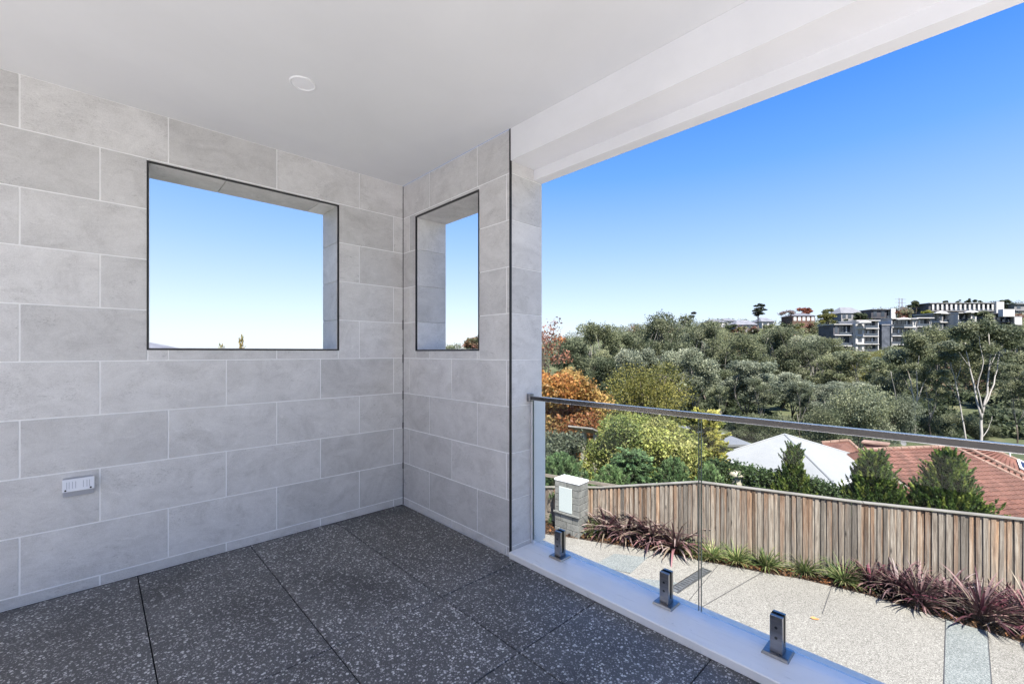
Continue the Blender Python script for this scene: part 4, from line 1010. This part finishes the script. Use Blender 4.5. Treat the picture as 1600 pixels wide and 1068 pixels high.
wl.hexa([Vector((p.x, p.y, -7.4)) for p in ins] + [Vector((p.x, p.y, Aa.z - 0.07)) for p in ins]); wl.build('wall', M['render_c'], wh)
for i in range(4):
    p, q = ring_[i], ring_[(i+1) % 4]; MB().bar(p - Vector((0,0,.08)), q - Vector((0,0,.08)), .1, .12).build('gutter', M['white'], wh)

# terracotta roof
Dr = 4.4; De = 6.3
def roof_tiles(root, e0, e1, r1, r0, per_row=0.24, course=0.235, cap=300):
    """e0,e1 eave ends, r1,r0 ridge ends (r1 above e1). Individual tiles."""
    e0, e1, r0, r1 = map(Vector, (e0, e1, r0, r1)); ex = (e1 - e0).normalized()
    n = ex.cross(r0 - e0).normalized()
    if n.z < 0: n = -n
    up = n.cross(ex).normalized()
    if up.z < 0: up = -up
    Hs = (r0 - e0).dot(up); rows = int(Hs / course)
    w0, w1 = 0, (e1 - e0).length; a0 = (r0 - e0).dot(ex); a1 = (r1 - e0).dot(ex)
    spots = []
    for k in range(rows + 1):
        v = k * course; t = min(1, (v + course * .5) / Hs); lo, hi = w0 + (a0 - w0) * t, w1 + (a1 - w1) * t
        u = lo + (0.5 * per_row if k % 2 else 0) * 0 ; i = math.ceil(lo / per_row)
        while i * per_row < hi - 0.05:
            spots.append(e0 + ex * (i * per_row + per_row / 2) + up * v); i += 1
    R = Matrix((ex, up, n)).transposed().to_euler()
    # tile: pan + roll profile, thick front lip
    prof = [(-.12, .010), (-.08, .0), (-.025, .0), (.016, .020), (.056, .038), (.096, .034), (.12, .012)]
    tb = MB(); vs1 = []
    for (yy, lift) in ((0.0, .048), (course + .05, .006)):
        for (x, h) in prof: vs1.append((x, yy, h + lift))
    k = len(prof); vs1 += [(x, 0.0, h - 0.0) for x, h in prof]
    tb.add(vs1, [(i, i+1, k+i+1, k+i) for i in range(k-1)] + [(2*k+i, 2*k+i+1, i+1, i) for i in range(k-1)])
    tm_ = tb.mesh('roof_tile', M['terracotta'], smooth=False)
    spots.sort(key=lambda p: (p - Vector((0, 0, EYE))).length if (abs((px_of(p) - 1400)) < 215) else 99)
    ro = Vector(root.location)
    for p in spots[:cap]: link('roof_tile', tm_, None, root, p - ro, R)
    if spots[cap:]:
        big = MB(); Rm = R.to_matrix()
        for p in spots[cap:]: big.add([Rm @ Vector(v_) + p for v_ in vs1], [tuple(f) for f in tb.f])
        tag(big.build('roof_tiles', M['terracotta'], root), kind='stuff')
    return n
rr0 = at_drop(1347, 703, Dr); rr1 = at_drop(1487, 697.5, Dr)
rx = (rr1 - rr0); rx.z = 0; rx.normalize(); toward = Vector((rx.y, -rx.x, 0))
if toward.dot(rr0) > 0: toward = -toward
run = (De - Dr) / math.tan(math.radians(23)); eL = rr0 + toward * run; eR = rr1 + toward * run; eL.z = eR.z = EYE - De
def _hip_y(sv):      # picture height at which the hip line from the ridge end to this eave corner crosses column 1600
    c_ = eR + rx * sv; uc = px_of(c_); Zc = c_.x * VX + c_.y * VY; yc = HY + (EYE - c_.z) * FPX / Zc
    return 697.5 + (yc - 697.5) * (1600 - 1487) / (uc - 1487)
lo_s, hi_s = -0.5, 9.0
for _ in range(40):
    md = (lo_s + hi_s) / 2
    if _hip_y(md) > 752: lo_s = md
    else: hi_s = md
eL2 = eL - rx * 1.0; eR2 = eR + rx * md
th_ = empty('terracotta_roofed_house', (eR.x, eR.y, -7.2), 0, 'house with large red terracotta tile roof and solar panels behind the fence at right', 'house')
roof_tiles(th_, eL2, eR2, rr1, rr0)
MB().poly([eL2 - Vector((0,0,.03)), eR2 - Vector((0,0,.03)), rr1 - Vector((0,0,.03)), rr0 - Vector((0,0,.03))], .05).build('roof_deck', M['sleeper'], th_)
# right hip plane, and further wing whose ridge shows behind it
bk = rr1 - toward * 1.2 ; back1 = eR2 - toward * (run * 2 + 1.0)
roof2 = MB()
ridge2 = at_drop(1540, 698.5, Dr + .02)
far_r = W(1640, 741, (ridge2.x * VX + ridge2.y * VY) - 1.5)
corner = eR2.copy()
MB().poly([rr1 - Vector((0,0,.02)), corner - Vector((0,0,.02)), far_r, ridge2], .05).build('hip_plane', M['terracotta'], th_)
# courses on the hip plane
hp = MB(); nH = 22
for i in range(nH):
    t = (i + .5) / nH; a_ = rr1.lerp(corner, t); b_ = ridge2.lerp(far_r, t); hp.bar(a_ + Vector((0,0,.02)), b_ + Vector((0,0,.02)), .10, .03)
tag(hp.build('tile_courses', M['terracotta'], th_), kind='stuff')
def ridge_caps(a, b, name='ridge_cap'):
    L_ = (b - a).length; n_ = max(2, int(L_ / .38)); d_ = (b - a) / n_
    for i in range(n_):
        p = a + d_ * i + Vector((0, 0, .03)); q = a + d_ * (i + .95) + Vector((0, 0, .03)); MB().tube([p, q], [.085, .075], 7).build(name, M['ridge_tile'], th_)
ridge_caps(rr0, rr1); ridge_caps(rr1, corner); ridge_caps(rr1, ridge2); ridge_caps(ridge2, far_r)
ml = rr1.lerp(ridge2, .35); mr = corner.lerp(far_r, .22); ridge_caps(ml + Vector((0,0,.02)), mr + Vector((0,0,.02)))
# back slopes so that the roof is closed, and the walls
b0, b1 = rr0 - toward * run, ridge2 - toward * run; b0.z = b1.z = EYE - De
MB().poly([rr0, ridge2, b1, b0], .05).build('back_slope', M['terracotta'], th_)
MB().poly([rr0 - Vector((0,0,.05)), eL2, b0 - rx * 1.0], .05).build('side_slope', M['terracotta'], th_)
inn = [eL + toward * -.4, eR2 - rx * .4 - toward * .4, eR2 - rx * .4 - toward * 9, eL - toward * 9]
MB().hexa([Vector((p.x, p.y, -8)) for p in inn] + [Vector((p.x, p.y, EYE - De - .05)) for p in inn]).build('wall', M['brickred'], th_)
# solar panels on the hip plane
def on_hip(s, t): return rr1.lerp(ridge2, s).lerp(corner.lerp(far_r, s), t) + Vector((0, 0, .11))
for k, (s0, s1, t0, t1) in enumerate(((.06, .46, .66, .97), (.54, .94, .52, .97))):
    MB().poly([on_hip(s0, t0), on_hip(s0, t1), on_hip(s1, t1), on_hip(s1, t0)], .04).build('solar_panel', M['solar'], th_)
    qd = [on_hip(s0, t0), on_hip(s0, t1), on_hip(s1, t1), on_hip(s1, t0)]
    for i in range(4): MB().bar(qd[i], qd[(i+1) % 4], .07, .06).build('panel_frame', M['white'], th_)
# left rear wing
wa, wb = at_drop(1284, 692, 4.75), at_drop(1326, 688.5, 4.55); wc = W(1356, 716, 21.5); wd_ = W(1296, 712, 21.5)
MB().poly([wa, wb, wc, wd_], .08).build('rear_wing_roof', M['terracotta'], th_)
ww = MB()
for i in range(12):
    t = i / 12; ww.bar(wa.lerp(wd_, t) + Vector((0,0,.02)), wb.lerp(wc, t) + Vector((0,0,.02)), .1, .03)
tag(ww.build('tile_courses', M['terracotta'], th_), kind='stuff')
ridge_caps(wa, wb); ridge_caps(wb, wc)
ch = W(1368, 694, 20.8)
MB().box(ch.x - .42, ch.x + .42, ch.y - .3, ch.y + .3, ch.z - .8, ch.z + .02).build('chimney', M['brickred'], th_, bevel=.02)
MB().box(ch.x - .5, ch.x + .5, ch.y - .36, ch.y + .36, ch.z + .02, ch.z + .12).build('chimney_cap', M['ridge_tile'], th_, bevel=.02)
sdp = W(1411, 692, 20.4); sdo = link('satellite_dish', lathe([(.0001, .0), (.07, .012), (.12, .035)], 20).mesh('satellite_dish', M['h_grey'], smooth=True), None, th_, sdp - Vector(th_.location), (1.2, 0, .6))
vp = W(1578, 705, 20.5); MB().tube([vp - Vector((0,0,.9)), vp + Vector((0,0,.35))], .03, 8).build('vent_pipe', M['white'], th_)

# grey roof behind golden conifer
def hip_house(name, label, u0, u1, ye, yr, Z, depth, base, mroof, mwall, group=None, over=.5, cat='house', yaw=0.0, ridge=.45):
    L = W(u0, ye, Z); R_ = W(u1, ye, Z); mid = (L + R_) / 2; half = (R_ - L).length / 2; ze = L.z; zr = EYE - (yr - HY) / FPX * (Z + depth/2)
    e_ = empty(name, (mid.x, mid.y, base), 0, label, cat, group)
    c_, s_ = math.cos(yaw), math.sin(yaw); ax = Vector((RX*c_+VX*s_, RY*c_+VY*s_, 0)); ay = Vector((VX*c_-RX*s_, VY*c_-RY*s_, 0))
    def pt(a, b, z): return Vector((mid.x, mid.y, 0)) + ax*a + ay*b + Vector((0, 0, z))
    q = [pt(-half, 0, ze), pt(half, 0, ze), pt(half, depth, ze), pt(-half, depth, ze)]; r0 = pt(-half*ridge, depth/2, zr); r1 = pt(half*ridge, depth/2, zr)
    m_ = MB(); m_.poly([q[0], q[1], r1, r0], .15).poly([q[1], q[2], r1], .15).poly([q[2], q[3], r0, r1], .15).poly([q[3], q[0], r0], .15); m_.build('roof', mroof, e_)
    i_ = [pt(-half+over, over, 0), pt(half-over, over, 0), pt(half-over, depth-over, 0), pt(-half+over, depth-over, 0)]
    MB().hexa([Vector((p.x, p.y, base - 2)) for p in i_] + [Vector((p.x, p.y, ze - .1)) for p in i_]).build('wall', mwall, e_)
    return e_, pt, half, ze, over
e_, pt, half, ze, ov = hip_house('grey_roofed_house', 'small house with plain grey roof between golden conifer and white roof', 1090, 1178, 694, 672, 28, 7, -7.2, M['h_roof'], M['render_c'])
M['roof_lt'] = m_noise('light_grey_roof', [(0.3, (0.13, 0.135, 0.145)), (0.7, (0.18, 0.185, 0.195))], 0.6, 5, rough=0.5)
for c_ in e_.children:
    if c_.name.startswith('roof'): c_.data.materials[0] = M['roof_lt']
# pergola
pg = empty('pergola', W(912, 690, 19) , 0, 'grey flat pergola roof on a pale post under the orange tree', 'pergola')
qa = [W(888, 664, 18.5), W(926, 668, 17.5), W(945, 677, 18.2), W(905, 672, 19.6)]
MB().poly(qa, .06).build('roof_panel', M['cap_wood'], pg)
pb = W(912, 674, 18.2); MB().box(pb.x-.09, pb.x+.09, pb.y-.09, pb.y+.09, -6, pb.z-.05).build('post', M['stone'], pg)
pb = W(930, 676, 18.0); MB().box(pb.x-.06, pb.x+.06, pb.y-.06, pb.y+.06, -6, pb.z-.05).build('post', M['stone'], pg)

# ------------------------------------------------------------------ hillside houses
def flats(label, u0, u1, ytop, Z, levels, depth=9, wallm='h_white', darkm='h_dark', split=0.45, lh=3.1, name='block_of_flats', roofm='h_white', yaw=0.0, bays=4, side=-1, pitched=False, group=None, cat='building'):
    L = W(u0, ytop, Z); R_ = W(u1, ytop, Z); mid = (L + R_) / 2; half = (R_ - L).length / 2; top = L.z; base = top - levels * lh
    c_, s_ = math.cos(yaw), math.sin(yaw); ax = Vector((RX*c_+VX*s_, RY*c_+VY*s_, 0)); ay = Vector((VX*c_-RX*s_, VY*c_-RY*s_, 0))
    root = empty(name, (mid.x, mid.y, base), 0, label, cat, group)
    def bx(nm, a0, a1, b0, b1, z0, z1, m, par=root):
        q = [Vector((mid.x, mid.y, 0)) + ax*a + ay*b + Vector((0, 0, z)) for z in (z0, z1) for a, b in ((a0, b0), (a1, b0), (a1, b1), (a0, b1))]
        return MB().hexa(q).build(nm, M[m], par)
    bx('wall', -half+.2, half-.2, 1.8, depth, base - 8, top - .02, wallm if not pitched else wallm)
    xs = -half + 2 * half * split if side < 0 else half - 2 * half * split
    solid = (-half, xs) if side < 0 else (xs, half); open_ = (xs, half) if side < 0 else (-half, xs)
    bx('side_wall', solid[0], solid[1], .3, 1.79, base - 6, top - .3, wallm)
    ox0, ox1 = open_
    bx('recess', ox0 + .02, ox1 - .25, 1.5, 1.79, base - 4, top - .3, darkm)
    bx('end_fin', (ox1 - .3) if side < 0 else ox0, ox1 if side < 0 else (ox0 + .3), .0, 1.79, base - 6, top - .3, wallm)
    for k in range(levels):
        z0 = base + k * lh
        bx('balcony_slab', -half + .05, half - .05, -.15 - .2 * (k % 2), .29 if False else 1.49, z0 - .32, z0, roofm)
        bx('balustrade', ox0 + .05, ox1 - .32, -.10, -.04, z0 + .02, z0 + .95, 'h_glass')
        nb = bays; wv = (ox1 - ox0 - .5) / nb
        for i in range(nb):
            w_ = bx('window', ox0 + .2 + i * wv + .12, ox0 + .2 + (i + 1) * wv - .12, 1.42, 1.49, z0 + .1, z0 + lh - .75, 'h_white' if False else 'h_glass')
            if (i + k) % 3 == 0: bx('blind', ox0 + .2 + i * wv + .2, ox0 + .2 + i * wv + wv * .5, 1.36, 1.41, z0 + .15, z0 + lh - .85, 'curtain', root)
        ns = 2 if (solid[1] - solid[0]) > 4 else 1; wv = (solid[1] - solid[0]) / ns
        for i in range(ns): bx('window', solid[0] + wv * (i + .28), solid[0] + wv * (i + .72), .22, .29, z0 + .7, z0 + lh - .8, 'h_glass')
    bx('roof', -half - .3, half + .3, -.5, depth, top - .29, top, roofm)
    return root, bx, half, top, base
hg = 'modern flats stepped down the hillside'
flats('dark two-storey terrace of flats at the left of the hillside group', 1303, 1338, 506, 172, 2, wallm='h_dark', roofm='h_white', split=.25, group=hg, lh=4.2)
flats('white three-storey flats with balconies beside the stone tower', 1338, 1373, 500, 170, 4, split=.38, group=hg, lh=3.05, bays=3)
r_, bx, hf, tp, bs = flats('black box house with pale column on the crest', 1362, 1402, 483, 205, 1, wallm='h_dark', roofm='h_dark', split=.6, group=hg, lh=4.0, name='hillside_house')
bx('column', hf - 3.6, hf - 1.6, -.9, -.2, bs - 5, tp + .2, 'h_white')
bx('annex', -hf * .2, hf * .7, -3, -1, bs - 4.2, bs - .6, 'h_white')
tw = empty('stone_tower', W(1384, 545, 171), 0, 'blue-grey stone lift tower between the two groups of flats', 'tower')
w0 = W(1384, 508, 171); b_ = MB(); q = [Vector((w0.x, w0.y, 0)) + Vector((RX, RY, 0))*a + Vector((VX, VY, 0))*b + Vector((0,0,z)) for z in (-8, w0.z) for a, b in ((-1.55,0),(1.55,0),(1.55,5),(-1.55,5))]
b_.hexa(q).build('shaft', M['h_blue'], tw)
q = [Vector((w0.x, w0.y, 0)) + Vector((RX, RY, 0))*a + Vector((VX, VY, 0))*b + Vector((0,0,z)) for z in (w0.z, w0.z+.4) for a, b in ((-1.75,-.2),(1.75,-.2),(1.75,5.2),(-1.75,5.2))]
MB().hexa(q).build('cap', M['h_grey'], tw)
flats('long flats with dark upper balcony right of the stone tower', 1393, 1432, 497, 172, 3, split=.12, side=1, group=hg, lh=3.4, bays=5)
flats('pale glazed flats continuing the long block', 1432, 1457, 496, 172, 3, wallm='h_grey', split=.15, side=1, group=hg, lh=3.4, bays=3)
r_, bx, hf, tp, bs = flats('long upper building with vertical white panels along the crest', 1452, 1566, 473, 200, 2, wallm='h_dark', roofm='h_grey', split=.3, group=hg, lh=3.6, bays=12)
for i in range(14): bx('facade_panel', -hf + 1 + i * 2.1, -hf + 1.9 + i * 2.1, -.35, -.25, tp - 3.3, tp - .7, 'h_white')
bx('end_tower', hf - 4.0, hf - .5, -1.2, 1, bs, tp + .4, 'h_white')
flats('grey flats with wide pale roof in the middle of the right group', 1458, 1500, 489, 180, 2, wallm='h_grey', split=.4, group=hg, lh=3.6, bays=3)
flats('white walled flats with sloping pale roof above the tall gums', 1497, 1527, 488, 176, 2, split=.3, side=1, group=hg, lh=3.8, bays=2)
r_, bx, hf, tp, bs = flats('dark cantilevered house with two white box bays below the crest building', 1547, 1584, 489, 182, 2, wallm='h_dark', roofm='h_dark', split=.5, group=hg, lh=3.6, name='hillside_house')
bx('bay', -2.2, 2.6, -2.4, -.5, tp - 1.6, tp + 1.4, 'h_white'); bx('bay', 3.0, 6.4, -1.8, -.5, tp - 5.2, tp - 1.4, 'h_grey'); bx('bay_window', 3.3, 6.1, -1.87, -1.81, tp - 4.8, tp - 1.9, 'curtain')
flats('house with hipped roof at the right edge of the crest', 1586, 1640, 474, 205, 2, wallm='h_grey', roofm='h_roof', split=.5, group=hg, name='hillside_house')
hh = 'roofs of houses along the crest'
def crest_house(label, u0, u1, ye, yr, Z, roofm, wallm, wins=0, winm='curtain', depth=10, yaw=0):
    e_, pt, half, ze, ov = hip_house('hillside_house', label, u0, u1, ye, yr, Z, depth, 0, M[roofm], M[wallm], hh, yaw=yaw)
    w0 = W((u0+u1)/2, ye, Z); e_.location.z = w0.z - 3.4
    for c_ in e_.children:      # keep parts where they were built
        c_.location.z = -(w0.z - 3.4)
    for i in range(wins):
        a0 = -half + ov + (2*half - 2*ov) * (i + .2) / wins; a1 = -half + ov + (2*half - 2*ov) * (i + .8) / wins
        q = [pt(a, b, z) for z in (ze - 2.4, ze - .5) for a, b in ((a0, ov - .12), (a1, ov - .12), (a1, ov - .02), (a0, ov - .02))]
        MB().hexa(q).build('window', M[winm], e_)
    return e_
crest_house('low house with dark grey hipped roof, leftmost on the crest', 1108, 1136, 503, 498.5, 215, 'h_roof', 'h_grey', 3)
crest_house('pale walled house with small grey hip roof second from left on the crest', 1130, 1152, 501, 497, 225, 'h_roof', 'h_white', 3, 'h_glass')
crest_house('long house with dark grey roof left of the umbrella pine', 1150, 1186, 507, 500, 205, 'h_roof', 'h_grey', 4, 'h_glass')
crest_house('white gabled house just right of the umbrella pine', 1190, 1212, 502, 496, 215, 'h_roof', 'h_white', 2, 'h_glass')
crest_house('brown brick house with row of white framed windows on the crest', 1238, 1276, 493, 489, 212, 'h_roof', 'h_brown', 5)
crest_house('grey weatherboard house with pitched roof above the flats', 1314, 1352, 489, 480, 210, 'roof_lt', 'h_grey', 4, 'h_glass')
crest_house('small house with grey roof right of the palm-like tree', 1300, 1320, 498, 493, 215, 'roof_lt', 'h_white', 2, 'h_glass')
for i, (u, yt, hw) in enumerate(((1118, 503, 12), (1140, 504, 11), (1160, 508, 10), (1178, 509, 10), (1203, 505, 12), (1228, 503, 10), (1248, 502, 12), (1268, 503, 11), (1284, 506, 9), (1318, 497, 10))):
    CREST_BUSHES = globals().setdefault('CREST_BUSHES', []); CREST_BUSHES.append((u, yt, hw, i))
# white umbrellas on the terraces
for (u, y, Z, lb) in ((1351, 503, 168, 'white parasol on the roof of the white three-storey flats'), (1412, 498, 170, 'white parasol on the terrace right of the stone tower'), (1517, 487, 174, 'large white shade canopy on the terrace below the crest building'), (1470, 488, 178, 'small white parasol on the grey flats')):
    w = W(u, y, Z); e_ = empty('parasol', (w.x, w.y, w.z - 2.3), 0, lb, 'parasol', 'white parasols on the terraces')
    link('canopy', lathe([(.0001, 2.9), (1.0, 2.55), (2.1, 2.15), (2.1, 2.05)], 8).mesh('canopy', M['white']), None, e_)
    link('pole', MB().tube([(0, 0, 0), (0, 0, 2.7)], .06, 6).mesh('pole', M['h_grey']), None, e_)
# power poles
for k, (u, y) in enumerate(((1405, 465.5), (1409.5, 466))):
    w = W(u, y, 215); b_ = W(u, 496, 215); e_ = empty('power_pole', (w.x, w.y, b_.z), 0, ('left' if k == 0 else 'right') + ' one of the two thin power poles on the crest', 'power pole', 'power poles on the crest')
    MB().tube([(w.x, w.y, b_.z), (w.x, w.y, w.z)], .16, 6).build('pole', M['h_grey'], e_)
    for dz in (.5, 2.2): MB().bar(Vector((w.x - RX*1.9, w.y - RY*1.9, w.z - dz)), Vector((w.x + RX*1.9, w.y + RY*1.9, w.z - dz)), .14, .14).build('crossarm', M['h_grey'], e_)
# crest trees
def crest_tree(name, label, u, ytop, hw, Z, ybase, cols, seed, n=2500, leaf=.42, lo=.3, bark='darkbark', cat='tree', ncl=10, cr=(.26, .4), sq=.7, tr=.25, group='trees along the hill crest', shell=.4):
    w = W(u, ytop, Z); base = EYE - (ybase - HY) / FPX * Z; H = w.z - base; R = hw * Z / FPX
    cm, tm, _, _ = broad_proto(seed, H, R, lo, ncl, n, leaf, cols, bark, 3, cr, tr, sq, shell)
    e_ = empty(name, (w.x, w.y, base), 0, label, cat, group); link('crown', cm, None, e_); link('trunk', tm, None, e_)
crest_tree('umbrella_pine', 'dark umbrella pine with layered crown standing alone on the crest', 1185, 471, 17, 180, 514, [(.022, .03, .018), (.035, .045, .026)], 71, 3600, .36, .42, ncl=15, cr=(.16, .30), sq=.3)
crest_tree('bare_tree', 'bare pinkish-grey tree between umbrella pine and brown house', 1231, 481, 14, 205, 502, [(.22, .17, .16), (.28, .22, .21)], 72, 1100, .3, .25, shell=.1, cr=(.2, .3))
crest_tree('autumn_tree', 'red-orange tree behind the brown crest house', 1258, 479.5, 10, 222, 496, [(.22, .075, .045), (.18, .07, .05)], 73, 1800)
crest_tree('crest_tree', 'green bushy tree right of the brown crest house', 1294, 481, 10, 206, 506, OL + YL[:1], 74, 2200, lo=.05)
crest_tree('crest_tree', 'yellow-green bush below the bushy crest tree', 1292, 490, 12, 198, 508, YL, 75, 1800, lo=.05)
crest_tree('crest_tree', 'dark tree between the grey pitched-roof house and the black box house', 1345, 488, 11, 198, 506, DK + OL[:1], 76, 1800, lo=.05)
crest_tree('crest_tree', 'dark tree on the crest right of the power poles', 1430, 468, 8, 205, 496, DK + OL[:1], 77, 1800)
crest_tree('crest_tree', 'russet green bush under the power poles', 1412, 484, 14, 198, 502, OL + RD[:2], 78, 2000, lo=.05)
crest_tree('crest_tree', 'bright yellow-green bush above the long flats', 1450, 484, 9, 190, 502, [(.26, .27, .06), (.18, .2, .05)], 79, 1600, lo=.05)
crest_tree('crest_tree', 'dark round tree at the right end of the crest building', 1571, 466, 8, 208, 490, DK + OL[:1], 80, 1500)
crest_tree('crest_tree', 'olive tree with pale branches between the two right houses', 1536, 484, 15, 172, 516, OL, 81, 2600, lo=.2, bark='gumbark')
crest_tree('crest_tree', 'russet bush right of the dark cantilevered house', 1588, 488, 14, 190, 512, OL + RD[:1], 82, 2000, lo=.05)
crest_tree('flat_crowned_tree', 'small dark flat-crowned tree above the left skyline', 1074, 484, 14, 120, 540, [(.03, .035, .025), (.05, .045, .035)], 83, 1200, .32, .6, sq=.4, cr=(.2, .3))
for (u, yt, hw, i) in CREST_BUSHES:
    crest_tree('hillside_bush', 'green hillside bush ' + ['below the leftmost roof', 'below the second pale house', 'below the left end of the long grey house', 'below the right end of the long grey house', 'below the white gabled house', 'left of the brown house', 'below the left half of the brown house', 'below the right half of the brown house', 'between brown house and flats', 'below the grey weatherboard house'][i], u, yt, hw, 200, yt + 22, [OL, DK + OL[:1], OL + YL[:1], OL + RD[:1]][i % 4], 120 + i, 1500, .36, .05, ncl=8, group='bushes in front of the crest houses')
for i, u in enumerate((1466, 1477, 1498, 1513, 1523, 1532)):
    crest_tree('cypress_tree', ['shortest', 'slim', 'tall', 'pointed', 'bushier', 'rightmost'][i] + ' small dark tree rising behind the long crest building, ' + ['first', 'second', 'third', 'fourth', 'fifth', 'sixth'][i] + ' from left', u, [470, 468, 466.5, 464, 466, 467][i], 3.4, 214, 486, DK, 90 + i, 700, .4, .1, ncl=5, group='small trees behind the crest building')

# ------------------------------------------------------------------ seen through the left opening
e_, *_ = hip_house('neighbour_house', 'corner of a grey tiled roof seen through the square opening', 100, 222, 547, 534, 26, 4, GZ, M['h_roof'], M['render_c'])
def poplar(label, u, ytop, hw, Z, seed, cols):
    shoots(label, 'poplar_tree', 'tree', u, ytop, hw, Z, GZ - .5, cols, 50, .05, seed, .4, .9, 22, 'slim autumn treetops seen through the square opening', .12)
poplar('shorter slim pale-gold treetop seen through the square opening', 345, 530, 9, 34, 95, [(.34, .30, .16), (.18, .2, .1)])
poplar('taller slim gold treetop seen through the square opening', 377, 518, 8, 34, 96, [(.36, .27, .08), (.16, .19, .07)])
for (u, yt, hw, lb, c_) in ((412, 540, 14, 'small dark treetop right of the two slim treetops', DK), (360, 541, 12, 'low green treetop between the two slim treetops', OL), (486, 543, 16, 'pale brown treetop at the right corner of the square opening', RD + OL)):
    crest_tree('distant_tree', lb, u, yt, hw, 60, 640, c_, int(u), 2600, .25, .4, group='treetops seen through the square opening')
for (u, yt, hw, Z, lb, c_) in ((708, 529, 26, 60, 'grey-green tree at the left of the narrow opening', OL + GG), (742, 519, 26, 50, 'brown and orange tree at the right of the narrow opening', RD + OL), (676, 534, 26, 80, 'dull green tree half hidden by the narrow opening jamb', OL + RD)):
    crest_tree('distant_tree', lb, u, yt, hw, Z, 640, c_, int(u), 4500, .25, .2, group='trees seen through the narrow opening')
